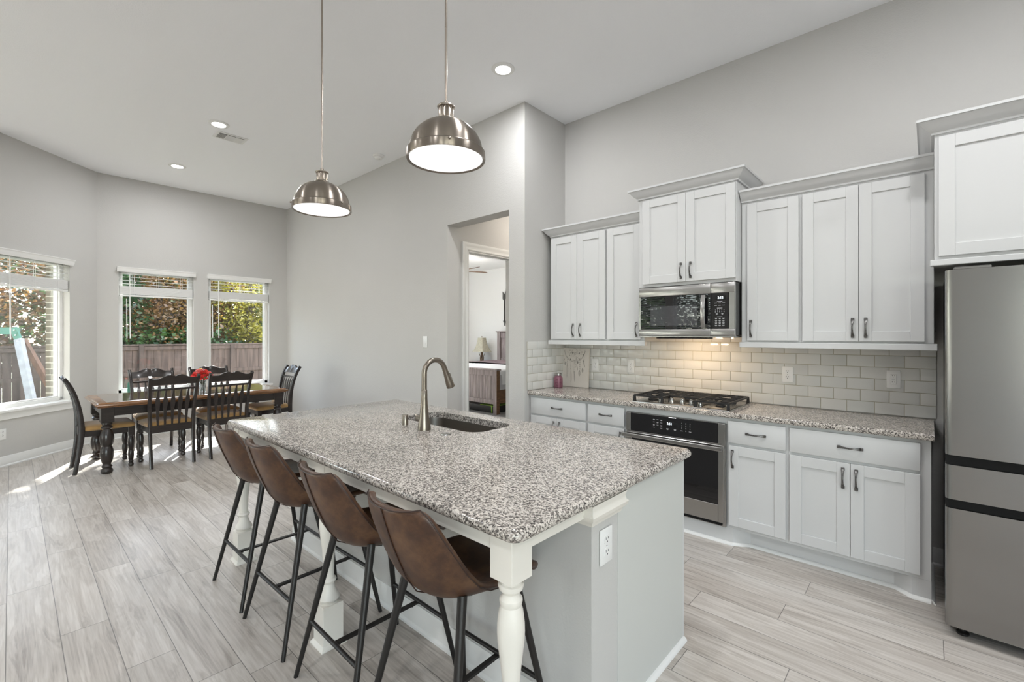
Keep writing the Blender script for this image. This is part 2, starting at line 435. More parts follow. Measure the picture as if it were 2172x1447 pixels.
def mat_leaf(name, a, b2):
    m, nt, b = newmat(name); nt.nodes.remove(b)
    n = nd(nt, 'TexNoise', i_Scale=1.6, i_Detail=6.0); lk(nt, coords(nt, 'World'), n.inputs[0])
    r = ramp(nt, n.outputs[0], [(0.36, a), (0.64, b2)])
    d = nd(nt, 'BsdfDiffuse'); t = nd(nt, 'BsdfTranslucent'); g = nd(nt, 'BsdfGlossy'); g.inputs['Roughness'].default_value = 0.35
    lk(nt, r.outputs[0], d.inputs[0]); lk(nt, r.outputs[0], t.inputs[0])
    mx = nd(nt, 'MixShader'); mx.inputs[0].default_value = 0.30; lk(nt, d.outputs[0], mx.inputs[1]); lk(nt, t.outputs[0], mx.inputs[2])
    m2 = nd(nt, 'MixShader'); m2.inputs[0].default_value = 0.06; lk(nt, mx.outputs[0], m2.inputs[1]); lk(nt, g.outputs[0], m2.inputs[2])
    lk(nt, m2.outputs[0], nt.nodes['Material Output'].inputs[0]); return m
M['leaf_brown'] = mat_leaf('bronze_leaves', (0.11, 0.046, 0.018), (0.22, 0.125, 0.035))
M['leaf_yel'] = mat_leaf('yellow_green_leaves', (0.13, 0.11, 0.016), (0.34, 0.30, 0.04))
M['leaf_dark'] = mat_leaf('dark_green_leaves', (0.02, 0.06, 0.018), (0.07, 0.13, 0.035))
M['leaf_mid'] = mat_leaf('olive_leaves', (0.08, 0.09, 0.02), (0.20, 0.20, 0.05))
# ------------------------------------------------------------------ the room
ZC, YD, YK, XR, XW = 3.73, 3.34, 4.0, -2.885, -8.52

def struct(name, mb, mat, label=None, cat=None, smooth=35):
    o = mb.build(name, mat, smooth=smooth); o['kind'] = 'structure'
    if label: o['label'] = label
    if cat: o['category'] = cat
    return o

def poly_slab(mb, pts, z0, z1):
    return mb.loft([[(x, y, z0) for x, y in pts], [(x, y, z1) for x, y in pts]])

C45 = (-7.304, -0.416)
room = [(XW-.02, YD), (XW-.02, .80), (C45[0]-.02, C45[1]), (C45[0]-.02, -5.02), (4.52, -5.02), (4.52, YK+.02), (-3.0, YK+.02), (-3.0, YD+.02), (-3.02, 6.05), (-4.2, 6.05), (-4.2, YD)]
room = [(XW-.02, YD+.1), (XW-.02, .79), (C45[0]-.02, C45[1]-.01), (C45[0]-.02, -5.02), (4.52, -5.02), (4.52, YK+.05), (-3.03, YK+.05), (-3.03, 6.05), (-4.12, 6.05), (-4.12, YD+.1)]
struct('floor', poly_slab(MB(), room, -.12, 0), M['floor'], 'pale grey-brown oak plank floor through kitchen and dining area', 'floor')
struct('floor_bedroom', MB().box(-9.3, -4.12, YD+.1, 8.4, -.12, 0), M['carpet'], 'grey carpet on the bedroom floor', 'floor')
struct('ceiling', MB().box(-8.72, 4.62, -5.12, 4.14, ZC, ZC+.12), M['ceil'], 'high flat white textured ceiling with recessed lights', 'ceiling')
struct('ceiling_hall', MB().box(-4.2, -2.9, YD+.17, 6.1, 3.05, 3.15), M['ceil'], 'white ceiling of the hall behind the wall opening', 'ceiling')
struct('ceiling_bedroom', MB().box(-9.35, -4.14, YD+.12, 8.45, 3.16, 3.26), M['wall2'], 'white ceiling of the bedroom', 'ceiling')

def wall_mb(length, height, holes, t, y0=0.0):
    """local frame: x along the wall (left to right seen from the room), y outward, z up"""
    mb = MB()
    xs = sorted({0.0, length} | {h[0] for h in holes} | {h[1] for h in holes})
    for a, b in zip(xs, xs[1:]):
        hs = sorted([h for h in holes if h[0] <= a + 1e-6 and h[1] >= b - 1e-6], key=lambda h: h[2])
        z = 0.0
        for h in hs:
            if h[2] > z + 1e-6: mb.box(a, b, y0, y0+t, z, h[2])
            z = h[3]
        if z < height - 1e-6: mb.box(a, b, y0, y0+t, z, height)
    return mb
def wall(name, loc, rz, length, height, holes, t, mat, label, y0=0.0, z0=0.0):
    mb = wall_mb(length, height, holes, t, y0)
    o = mb.build(name, mat, smooth=0)
    Mr = Matrix.Translation(Vector((loc[0], loc[1], z0))) @ Matrix.Rotation(rz, 4, 'Z')
    o.location = Mr @ o.location; o.rotation_euler = (0, 0, rz)
    o['kind'] = 'structure'; o['label'] = label; o['category'] = 'wall'
    return o

WZ0, WZ1 = 0.635, 2.42
W1, W2 = (1.03, 1.93), (2.13, 3.04)
# window wall: local x = world Y (origin Y=.80 -> x = Y-.80)
hw = [(W1[0]-.80, W1[1]-.80, WZ0, WZ1), (W2[0]-.80, W2[1]-.80, WZ0, WZ1)]
wall('wall_window', (XW, .80), R_(90), YD-.80+.17, ZC, hw, .12, M['wall'], 'grey painted dining wall holding two tall windows')
wall('wall_window_brick', (XW, .80), R_(90), YD-.80+.3, 4.4, [(a, b, c+.6, d+.6) for a, b, c, d in hw], .14, M['brick'], 'tan brick outer face of the dining wall', y0=.16, z0=-.6)
# bay wall, 45 degrees: local x runs towards the corner, corner at x = LL
LL = 1.72
h45 = [(LL-1.307, LL-.407, WZ0, WZ1)]
wall('wall_left', C45, R_(135), LL, ZC, h45, .12, M['wall'], 'angled grey bay wall at the far left with one window')
wall('wall_left_brick', C45, R_(135), LL+.05, 4.4, [(a, b, c+.6, d+.6) for a, b, c, d in h45], .14, M['brick'], 'tan brick outer face of the bay wall', y0=.16, z0=-.6)
# dining wall with the cased opening to the hall, hall and bedroom walls
OX0, OX1, OZ = -4.044, -3.092, 2.722
wall('wall_dining', (XW-.12, YD), 0, XR-XW+.12, ZC, [(OX0-XW+.12, OX1-XW+.12, 0, OZ)], .176, M['wall'], 'long plain grey wall with a tall square opening to the hall')
struct('wall_return', MB().box(-3.01, XR, YD+.176, YK+.02, 0, ZC-.001), M['wall'], 'short grey wall end between the dining wall and the kitchen wall', 'wall')
wall('wall_kitchen', (-3.02, YK), 0, 7.64, ZC, [], .12, M['wall'], 'beige kitchen wall behind the white cabinets')
RGH = [(4.75, 6.65, .08, 2.75), (6.9, 8.8, .08, 2.75)]   # added fill-light openings, along the wall from the kitchen end
wall('wall_right', (4.5, YK+.1), R_(-90), 9.2, ZC, RGH, .12, M['wall'], 'plain grey end wall beyond the fridge')
LVH = [(0.4, 1.5, .5, 2.5), (1.8, 2.9, .5, 2.5)]  # added openings behind the view, let in sun and sky as fill
wall('wall_living', (C45[0], -5.0), R_(90), 4.60, ZC, LVH, .12, M['wall'], 'grey living room wall with added fill windows')
BKH = [(.95, 1.95, .35, 2.6), (2.15, 3.15, .35, 2.6), (9.9, 11.4, .1, 2.75)]  # pair mirrored in the microwave; the last one added for fill light
wall('wall_back', (4.5, -5.0), R_(180), 11.9, ZC, [(11.8-h[1], 11.8-h[0], h[2], h[3]) for h in BKH], .12, M['wall'], 'grey living room wall opposite the kitchen')
DY0, DY1, DZ = 3.664, 4.48, 2.487
wall('wall_hall', (OX0-.02, YD+.17), R_(90), 8.40-YD-.17, 3.2, [(DY0-YD-.17, DY1-YD-.17, 0, DZ)], .11, M['wall'], 'beige hall wall with the bedroom doorway')
struct('wall_hall_right', MB().box(-3.01, -2.92, YK, 6.1, 0, 3.2), M['wall'], 'hall side wall', 'wall')
struct('wall_hall_end', MB().box(-4.06, -2.95, 6.0, 6.1, 0, 3.2), M['wall'], 'hall end wall', 'wall')
wall('wall_bedroom_far', (-9.3, 8.35), 0, 5.2, 3.25, [], .12, M['wall2'], 'white bedroom wall behind the bed')
wall('wall_bedroom_left', (-9.2, YD+.1), R_(90), 5.1, 3.25, [(1.3, 3.9, .7, 2.5)], .12, M['wall2'], 'white bedroom wall with an added window')
struct('wall_bedroom_near', MB().box(-9.3, -8.52, YD+.06, YD+.176, 0, 3.25), M['wall2'], 'white bedroom wall beside the dining wall', 'wall')
struct('wall_bedroom_paint', MB().box(-9.2, -4.175, YD+.177, YD+.19, 0, 3.2), M['wall2'], 'white painted bedroom side of the dining wall', 'wall')

# ---- trim
def molding(name, pts_fn, a, b, prof, mat='trim', label=None, cat='trim'):
    mb = MB().prism(prof, pts_fn, a, b); return struct(name, mb, M[mat], label, cat)
BB = [(0,0),(.024,0),(.024,.012),(.017,.02),(.015,.022),(.015,.085),(.011,.092),(.011,.104),(.006,.115),(0,.115)]
n45 = Vector((1,1,0)).normalized(); d45 = Vector((1,-1,0)).normalized(); c45 = Vector((XW,.80,0))
molding('baseboard_left', lambda u,v,t: c45 + n45*u + d45*t + Vector((0,0,v)), 0.008, LL, BB, label='white baseboard along the angled bay wall', cat='baseboard')
molding('baseboard_window', lambda u,v,t: Vector((XW+u, t, v)), .81, YD, BB, label='white baseboard under the two dining windows', cat='baseboard')
molding('baseboard_dining', lambda u,v,t: Vector((t, YD-u, v)), XW, OX0, BB, label='white baseboard along the long grey wall', cat='baseboard')
molding('baseboard_kitchen', lambda u,v,t: Vector((t, YK-u, v)), .012, 1.4, BB, label='white baseboard behind the fridge', cat='baseboard')
molding('baseboard_living', lambda u,v,t: Vector((C45[0]+u, t, v)), -5, -.42, BB, label='white baseboard in the living room', cat='baseboard')
# bedroom door casing (a cased opening seen from the hall): jamb lining, casing with mitred head
xh = OX0-.02
d1 = root('door_1', (xh, (DY0+DY1)/2, 0), 'white cased bedroom doorway standing open off the hall', 'doorway', kind='structure')
CP = [(0,0),(.014,0),(.017,.012),(.012,.02),(.012,.05),(.018,.06),(.022,.075),(.022,.088),(0,.09)]
mb = MB()
mb.loft([[(xh+u, DY0-v, 0) for u, v in CP], [(xh+u, DY0-v, DZ+v) for u, v in CP], [(xh+u, DY1+v, DZ+v) for u, v in CP], [(xh+u, DY1+v, 0) for u, v in CP]])
mb.build('casing', M['trim'], d1)
MB().box(xh-.125, xh+.004, DY0, DY0+.018, 0, DZ).box(xh-.125, xh+.004, DY1-.018, DY1, 0, DZ).box(xh-.125, xh+.004, DY0, DY1, DZ-.018, DZ).box(xh-.075, xh-.04, DY0+.018, DY1-.018, DZ-.03, DZ-.018).build('jamb', M['trim'], d1)

# ---- windows (structure) in a local frame: x along, y outward, origin at sill centre
def make_window(name, w, h, label, stool=True, pane_y=.146):
    r = root(name, (0,0,0), label, 'window', kind='structure')
    x0, x1 = -w/2, w/2
    f = MB(); fw = .046
    for a, b, c, d in ((x0, x0+fw, 0, h), (x1-fw, x1, 0, h), (x0, x1, 0, fw), (x0, x1, h-fw, h)):
        f.box(a, b, .085, .160, c, d, .004, 1)
    g = .012
    for a, b, c, d in ((x0+fw, x0+fw+g, fw, h-fw), (x1-fw-g, x1-fw, fw, h-fw), (x0+fw, x1-fw, fw, fw+g), (x0+fw, x1-fw, h-fw-g, h-fw)):
        f.box(a, b, .105, .155, c, d, .003, 1)
    f.build('window_frame', M['trim'], r)
    MB().box(x0+fw, x1-fw, pane_y-.002, pane_y+.002, fw, h-fw).build('pane', M['pane'], r, smooth=0)
    if stool:
        MB().box(x0-.05, x1+.05, -.045, .0, -.032, 0, .006, 2).box(x0, x1, -.001, .10, -.03, .002).build('window_sill', M['trim'], r)
        MB().box(x0-.03, x1+.03, -.018, 0, -.112, -.032, .004, 1).build('apron', M['trim'], r)
    return r
def place(r, loc, rz): r.location = loc; r.rotation_euler = (0, 0, rz); return r
WH = WZ1-WZ0
place(make_window('window_1', .90, WH, 'white framed window in the angled bay wall at the far left'), c45 + d45*.857 + Vector((0,0,WZ0)), R_(135))
place(make_window('window_2', .90, WH, 'white framed dining window nearer the room corner, left of the other'), (XW, sum(W1)/2, WZ0), R_(90))
place(make_window('window_3', .91, WH, 'white framed dining window next to the long grey wall'), (XW, sum(W2)/2, WZ0), R_(90))
k = 4
for a, b, c, d in LVH:
    place(make_window('window_%d' % k, b-a, d-c, 'added living room fill window %s' % ('far from the bay', 'nearer the bay')[k-4]), (C45[0], -5+(a+b)/2, c), R_(90)); k += 1
for a, b, c, d in BKH:
    place(make_window('window_%d' % k, b-a, d-c, 'tall unseen living room window'), (-7.3+(a+b)/2, -5, c), R_(180)); k += 1
for a, b, c, d in RGH:
    place(make_window('window_%d' % k, b-a, d-c, 'tall patio window added for fill light', False), (4.5, YK+.1-(a+b)/2, c), R_(-90)); k += 1
place(make_window('window_%d' % k, 2.6, 1.8, 'wide unseen bedroom window added for daylight'), (-9.2, YD+.1+2.6, .7), R_(90))  # added out of view to bring daylight into the bedroom

# ---- light portals at the glazed openings (they only help sampling the sky)
def portal(loc, rz, w, h):
    l = bpy.data.lights.new('portal', 'AREA'); l.shape = 'RECTANGLE'; l.size = w; l.size_y = h; l.cycles.is_portal = True
    o = bpy.data.objects.new('sky_portal', l); COL.objects.link(o)
    o.location = loc; o.rotation_euler = (R_(90), 0, rz + pi); o['kind'] = 'helper'
for rz, lx, ly, w, z0, z1 in [(R_(90), XW-.10, sum(W1)/2, .8, WZ0, WZ1), (R_(90), XW-.10, sum(W2)/2, .8, WZ0, WZ1),
      (R_(135), (c45+d45*.857-n45*.1).x, (c45+d45*.857-n45*.1).y, .8, WZ0, WZ1)] + \
      [(R_(90), C45[0]-.1, -5+(h[0]+h[1])/2, h[1]-h[0]-.1, h[2], h[3]) for h in LVH] + \
      [(R_(180), -7.3+(h[0]+h[1])/2, -5.1, h[1]-h[0]-.1, h[2], h[3]) for h in BKH] + [(R_(-90), 4.6, YK+.1-(h[0]+h[1])/2, h[1]-h[0]-.1, h[2], h[3]) for h in RGH] + [(R_(90), -9.3, YD+2.7, 2.5, .7, 2.5)]:
    portal((lx, ly, (z0+z1)/2), rz, w, z1-z0)

# ---- blinds, raised (dining) : thing with valance, slats, stack, wand
def make_blind(w, drop_open=.195, stack=.125, label='', wands=(.115,), nsl=4):
    r = local_root('window_blind', label, 'blind', 'white faux wood blinds on the dining windows')
    x0, x1 = -w/2, w/2; zt = 1.81
    vp = [(0,-.07),(.032,-.07),(.034,-.062),(.044,-.045),(.044,-.03),(.052,-.012),(.056,-.008),(.056,0),(0,0)]
    MB().prism([(u, v) for u, v in vp], lambda u, v, t: (t, -u-.001, zt+v), x0-.02, x1+.02).build('valance', M['slat'], r)
    s = MB(); z = zt-.085
    for i in range(nsl):
        s.box(x0+.012, x1-.012, .012, .060, z-.0015, z+.0015, M=None); z -= drop_open/nsl
    s.build('slats', M['slat'], r, smooth=0)
    zb = zt-.07-drop_open
    s = MB(); n = int(stack/.0085)
    for i in range(n):
        s.box(x0+.012, x1-.012, .012 + (.0025 if i % 3 == 0 else 0), .060, zb-.0085*i-.007, zb-.0085*i, .001, 1)
    for t in (.18, .5, .82):
        for dx in (-.012, .012):
            s.bar((x0+w*t+dx, .008, zt-.05), (x0+w*t+dx, .008, zb-stack), .004, .002, (0,1,0))
    s.build('slat_stack', M['slat'], r, smooth=0)
    MB().box(x0+.012, x1-.012, .008, .066, zb-stack-.022, zb-stack, .003, 1).build('bottom_rail', M['slat'], r)
    for q, (wx, top) in enumerate(wands):
        MB().tube([(x0+wx, -.012, top), (x0+wx+.004, -.016, .79)], .0055, 8).build('wand', M['slat'], r)
    return r
b1 = make_blind(.90, label='raised white blind on the angled bay window at the far left', wands=((.15, 1.73),))
place(b1, c45 + d45*.857 + Vector((0,0,WZ0)), R_(135))
b2 = make_blind(.90, label='raised white blind on the dining window behind the left chair backs', wands=((.122, 1.72), (.087, 1.36)))
place(b2, (XW, sum(W1)/2, WZ0), R_(90))
b3 = make_blind(.91, label='raised white blind on the dining window beside the long grey wall', wands=((.134, 1.72), (.05, 1.32)))
place(b3, (XW, sum(W2)/2, WZ0), R_(90))
# lowered blinds on the two living room windows that mirror in the microwave door
for (a, b, c, d), lab in zip(BKH[:2], ('lowered slatted blind on the living room window, left one of the pair', 'lowered slatted blind on the living room window, right one of the pair')):
    r = local_root('window_blind', lab, 'blind', 'lowered living room blinds')
    w = b-a
    MB().box(-w/2+.01, w/2-.01, .0, .06, d-c-.07, d-c-.005).build('valance', M['slat'], r)
    s = MB(); z = d-c-.10
    while z > .04:
        s.box(-w/2+.012, w/2-.012, .012, .055, z-.0015, z+.0015, M=Matrix.Translation((0,.035,z)) @ Matrix.Rotation(R_(38), 4, 'X') @ Matrix.Translation((0,-.035,-z))); z -= .055
    s.build('slats', M['slat'], r, smooth=0)
    place(r, (-7.3+(a+b)/2, -5, c), R_(180))

# ---- outlets, switch
def outlet_mb():
    pl = MB().box(-.037, .037, -.006, 0, -.06, .06, .003, 2)
    soc = MB()
    for z in (-.0215, .0215):
        soc.loft([[(x, -.008, z+y) for x, y in rrect(-.0165, .0165, -.0145, .0145, .010, 4)], [(x, -.005, z+y) for x, y in rrect(-.0165, .0165, -.0145, .0145, .010, 4)]])
    sl = MB()
    for z in (-.0215, .0215):
        sl.box(-.0075, -.0055, -.0086, -.007, z+.001, z+.009).box(.0055, .0075, -.0086, -.007, z+.0015, z+.0085)
        sl.lathe([(0,0),(.0028,0),(.0028,.0015),(0,.0015)], (0,-.007,z-.0065), 10, Matrix.Rotation(R_(90), 3, 'X'))
    sl.lathe([(0,0),(.002,0),(.002,.0012),(0,.0012)], (0,-.006,0), 8, Matrix.Rotation(R_(90), 3, 'X'))
    return pl, soc, sl
def make_outlet(label, group=None):
    r = local_root('wall_outlet', label, 'outlet', group)
    a, b, c = outlet_mb(); a.build('cover_plate', M['plastic'], r); b.build('socket', M['plastic'], r); c.build('slots', M['dark'], r)
    return r
o0 = make_outlet('white outlet on the tile wall beside the dreamcatcher canvas', 'kitchen wall outlets')
def put(o, loc, rz=0): o.location = loc; o.rotation_euler = (0, 0, rz); return o
put(o0, (-2.50, YK-.009, 1.176))
for x, lab in ((-2.107, 'white outlet on the tile wall behind the left end of the cooktop'), (-.80, 'white outlet on the tile wall right of the cooktop')):
    o = copy_thing(o0); o['label'] = lab; put(o, (x, YK-.009, 1.177))
# protective outlet with the two little buttons
r = local_root('wall_outlet', 'white outlet with two small centre buttons, on the tile nearest the fridge', 'outlet', 'kitchen wall outlets')
a, b, c = outlet_mb(); b.bm.free()
a.build('cover_plate', M['plastic'], r); c.build('slots', M['dark'], r)
MB().box(-.017, .017, -.0085, -.005, -.034, .034, .002, 1).build('socket', M['plastic'], r)
MB().box(-.009, .009, -.010, -.008, .001, .005).box(-.009, .009, -.010, -.008, -.006, -.002).build('buttons', M['mark'], r)
put(r, (-.18, YK-.009, 1.18))
o = copy_thing(o0); o['label'] = 'white outlet low on the angled bay wall at the far left'; o['group'] = 'room wall outlets'
p = c45 + d45*1.228 + n45*.001; put(o, (p.x, p.y, .365), R_(135))
o = copy_thing(o0); o['label'] = 'white outlet on the beige end of the island half wall'; o['group'] = 'island outlets'; o.scale = (1.12, 1, 1.08)
put(o, (-.8845, 1.479, .703), R_(90))
r = local_root('light_switch', 'white rocker light switch on the long grey wall left of the opening', 'switch')
MB().box(-.037, .037, -.006, 0, -.062, .062, .003, 2).build('cover_plate', M['plastic'], r)
MB().box(-.016, .016, -.010, -.005, -.033, .033, .003, 2).build('rocker', M['plastic'], r)
put(r, (-4.457, YD-.001, 1.392)); r.scale = (1.15, 1, 1.1)

# ---- ceiling fittings
def make_can(energy, label=None, group='recessed ceiling lights'):
    r = local_root('recessed_light', label, 'light', group)
    MB().lathe([(.062, .0), (.066, -.012), (.092, -.010), (.098, -.004), (.098, .0)], (0,0,0), 32).build('trim_ring', M['trim'], r)
    MB().lathe([(0, -.006), (.064, -.006), (.064, -.002), (0, -.002)], (0,0,0), 28).build('lens', M['lens'], r)
    l = bpy.data.lights.new('can_lamp', 'AREA'); l.shape = 'DISK'; l.size = .13; l.energy = energy; l.color = (0.97, .98, 1.0)
    o = bpy.data.objects.new('can_lamp', l); COL.objects.link(o); o.parent = r; o.location = (0,0,-.02)
    return r
CAN_E = 9.0
can = make_can(CAN_E, 'recessed ceiling light nearest the camera, between pendant and kitchen wall'); can.location = (-2.667, 2.808, ZC)
cans = [(-5.607, 1.495, 'recessed ceiling light beside the ceiling vent'), (-7.409, 1.494, 'recessed ceiling light farthest off, above the dining table')]
for x, y, lab in cans:
    o = copy_thing(can); o['label'] = lab; o.location = (x, y, ZC)
for x, y in ((-1.28, 1.75), (.1, 2.3), (1.4, 2.5), (-3.9, -1.0), (-.8, -.9), (2.2, -.9), (-3.9, -3.6), (-.8, -3.6), (2.2, -3.6), (2.4, 2.3)):  # extra cans outside the view, added to brighten room and kitchen
    o = copy_thing(can); o['label'] = 'recessed ceiling light added out of view for fill'; o['group'] = 'added fill cans out of view'; o.location = (x, y, ZC)

r = local_root('ceiling_vent', 'white louvered air vent in the ceiling beside a recessed light', 'vent')
MB().box(-.155, .155, -.105, .105, -.008, 0, .003, 1).build('vent_frame', M['trim'], r)
MB().box(-.125, .125, -.075, .075, -.0095, -.008).build('vent_backing', M['dark'], r)
for x0, x1, lab in ((-.125, -.047, 1), (-.039, .039, 2), (.047, .125, 3)):
    s = MB()
    n = 9
    for i in range(n):
        x = x0 + (x1-x0)*(i+.5)/n
        ang = {1: 50, 2: 0, 3: -50}[lab]
        if lab == 2:
            y = -.075 + .15*(i+.5)/n
            s.box(x0, x1, y-.0015, y+.0015, -.018, -.0095, M=Matrix.Translation((0,y,-.012)) @ Matrix.Rotation(R_(45),4,'X') @ Matrix.Translation((0,-y,.012)))
        else:
            s.box(x-.001, x+.001, -.075, .075, -.017, -.0095, M=Matrix.Translation((x,0,-.012)) @ Matrix.Rotation(R_(ang),4,'Y') @ Matrix.Translation((-x,0,.012)))
    s.box(x1-.002, x1+.010, -.075, .075, -.011, -.008)
    s.build('louvers', M['trim'], r, smooth=0)
r.location = (-5.892, 1.688, ZC); r.rotation_euler = (0, 0, R_(90))
r = local_root('smoke_detector', 'round white smoke detector on the ceiling left of the near pendant', 'smoke detector')
MB().lathe([(0,0),(.07,0),(.07,-.012),(.064,-.02),(.05,-.024),(.046,-.04),(.03,-.048),(0,-.048)], (0,0,0), 28).build('housing', M['plastic'], r)
MB().lathe([(.0,-.0475),(.008,-.0475),(.008,-.0505),(0,-.0505)], (.018,0,0), 10).build('test_button', M['mark'], r)
r.location = (-5.113, 3.113, ZC)
# ------------------------------------------------------------------ kitchen cabinets
def handle_mb(L=.108):
    """bow pull along local z, projecting to -y"""
    mb = MB(); n = 14; loops = []
    for i in range(n+1):
        t = i/n; z = -L/2 + L*t
        y = -.006 - .022*sin(pi*t)**.8
        w = .0052 + .0042*abs(2*t-1)**3
        d = .0032 + .0012*abs(2*t-1)
        loops.append([(w*cos(a), y + d*sin(a), z) for a in [2*pi*k/8 for k in range(8)]])
    mb.loft(loops)
    for s in (-1, 1): mb.box(-.0085, .0085, -.010, 0, s*L/2-.010, s*L/2+.010, .002, 1)
    return mb
def add_handle(parent, x, y, z, vertical=True):
    mb = handle_mb()
    Mx = Matrix.Translation((x, y, z)) @ (Matrix.Identity(4) if vertical else Matrix.Rotation(R_(90), 4, 'Y'))
    mb.bm.transform(Mx); return mb.build('handle', M['pewter'], parent)
def shaker(name, r, x0, x1, z0, z1, yf, t=.02, w=.065):
    mb = MB()
    mb.box(x0+w-.004, x1-w+.004, yf+.009, yf+t-.002, z0+w-.004, z1-w+.004)
    b = .0018
    mb.box(x0, x0+w, yf, yf+t, z0, z1, b, 1).box(x1-w, x1, yf, yf+t, z0, z1, b, 1)
    mb.box(x0+w, x1-w, yf+.0003, yf+t, z0, z0+w, b, 1).box(x0+w, x1-w, yf+.0003, yf+t, z1-w, z1, b, 1)
    return mb.build(name, M['cab'], r)
def slab(name, r, x0, x1, z0, z1, yf, t=.02):
    return MB().box(x0, x1, yf, yf+t, z0, z1, .003, 2).build(name, M['cab'], r)

def wall_cab(label, x0, x1, z0, z1, yf, doors, wood_bottom=True):
    r = root('wall_cabinet', ((x0+x1)/2, (yf+YK)/2, z0), label, 'cabinet', 'white wall cabinets')
    MB().box(x0, x1, yf, YK-.001, z0, z1, .0015, 1).build('body', M['cab'], r)
    for dx0, dx1, dz0, dz1, hx in doors:
        d = shaker('door', r, dx0, dx1, dz0, dz1, yf-.021)
        if hx is not None: add_handle(d, hx, yf-.021, dz0+.0865)
    return r
YU = 3.671
wall_cab('white two-door wall cabinet in the corner above the pink jar', -2.825, -2.178, 1.425, 2.456, YU, [(-2.808, -2.4965, 1.437, 2.438, -2.536), (-2.4935, -2.188, 1.437, 2.438, -2.455)])
wall_cab('white single-door wall cabinet left of the microwave', -2.178, -1.812, 1.425, 2.456, YU, [(-2.167, -1.838, 1.437, 2.438, -1.874)])
wall_cab('taller white two-door wall cabinet over the microwave', -1.808, -1.040, 1.872, 2.606, 3.572, [(-1.772, -1.4095, 1.896, 2.592, -1.445), (-1.4065, -1.046, 1.896, 2.592, -1.370)])
wall_cab('white single-door wall cabinet right of the microwave', -1.036, -.656, 1.425, 2.456, YU, [(-.994, -.667, 1.437, 2.438, -.967)])
wall_cab('white two-door wall cabinet between microwave and fridge', -.656, .018, 1.425, 2.456, YU, [(-.645, -.3375, 1.437, 2.438, -.367), (-.3345, -.022, 1.437, 2.438, -.300)])
wall_cab('deep white cabinet high above the fridge', .018, .985, 1.885, 2.566, 3.40, [(.034, .498, 1.903, 2.549, None), (.501, .97, 1.903, 2.549, None)])

CR = [(0,0),(.014,0),(.016,.010),(.022,.016),(.036,.026),(.052,.044),(.062,.060),(.066,.064),(.074,.066),(.074,.080),(0,.080)]   # (projection, height)
def crown(label, x0, x1, yf, z, left, right):
    """mitred crown along the front with returns"""
    mb = MB(); L = []
    if left: L.append([(x0-u, YK-.002, z+v) for u, v in CR]); 
    L.append([(x0-(u if left else 0), yf-u, z+v) for u, v in CR])
    L.append([(x1+(u if right else 0), yf-u, z+v) for u, v in CR])
    if right: L.append([(x1+u, YK-.002, z+v) for u, v in CR])
    mb.loft(L)
    o = mb.build('crown_molding', M['cab'], smooth=30); return setp(o, label, 'molding', 'cabinet crown moldings')
crown('white crown molding along the top of the left wall cabinets', -2.808, -1.81, YU, 2.4565, True, False)
crown('raised white crown molding on the cabinet over the microwave', -1.806, -1.042, 3.572, 2.6065, True, True)
crown('long white crown molding right of the microwave up to the fridge cabinet', -1.034, .0165, YU, 2.4565, False, False)
crown('highest white crown molding, on the cabinet above the fridge', .019, .985, 3.40, 2.5665, True, True)
def light_rail(label, x0, x1, yf, z0, z1):
    o = MB().box(x0, x1, yf-.026, yf+.012, z0, z1, .003, 1).box(x0+.015, x1-.015, yf+.012, YK-.02, z1-.006, z1-.0005).build('light_rail', M['cab'])
    return setp(o, label, 'molding', 'light rails under the wall cabinets')
light_rail('white bottom rail under the left wall cabinets', -2.838, -1.795, YU, 1.383, 1.4245)
light_rail('white bottom rail under the wall cabinets right of the microwave', -1.046, .034, YU, 1.385, 1.4245)
light_rail('white bottom rail of the cabinet above the fridge', .0, .998, 3.40, 1.852, 1.8845)

YB = 3.42    # base face frame
def base_cab(label, x0, x1, drawers, doors, toe=True):
    r = root('base_cabinet', ((x0+x1)/2, (YB+YK)/2, 0), label, 'cabinet', 'white base cabinets')
    b = MB().box(x0, x1, YB, YK-.001, .118, .8965, .0015, 1)
    b.build('body', M['cab'], r)
    for dx0, dx1, dz0, dz1 in drawers:
        d = slab('drawer', r, dx0, dx1, dz0, dz1, YB-.021); add_handle(d, (dx0+dx1)/2, YB-.021, .799, False)
    for dx0, dx1, dz0, dz1, hx in doors:
        d = shaker('door', r, dx0, dx1, dz0, dz1, YB-.021); add_handle(d, hx, YB-.021, .612)
    return r
bl1 = base_cab('white base cabinet with one wide drawer, in the corner under the pink jar', -2.883, -2.221, [(-2.858, -2.233, .722, .876)], [(-2.858, -2.547, .143, .704, -2.581), (-2.544, -2.233, .143, .704, -2.515)])
bl2 = base_cab('narrow white base cabinet left of the oven', -2.221, -1.846, [(-2.207, -1.857, .722, .876)], [(-2.207, -1.858, .143, .704, -1.890)])
br1 = base_cab('narrow white base cabinet right of the oven', -1.058, -.683, [(-1.049, -.694, .722, .876)], [(-1.046, -.694, .143, .703, -1.018)])
br2 = base_cab('wide white base cabinet nearest the fridge', -.683, .006, [(-.671, -.038, .722, .877)], [(-.671, -.3555, .143, .703, -.389), (-.3525, -.038, .143, .703, -.324)])
ov = root('oven_cabinet', (-1.452, 3.7, 0), 'white cabinet frame around the wall oven', 'cabinet', 'white base cabinets')
MB().box(-1.846, -1.834, YB, YK-.001, 0, .8965).box(-1.070, -1.058, YB, YK-.001, 0, .8965).box(-1.834, -1.070, YB, YB+.088, 0, .118).box(-1.834, -1.070, YB, YK-.001, .852, .8965).box(-1.834, -1.070, YK-.05, YK-.002, .118, .852).build('body', M['cab'], ov)
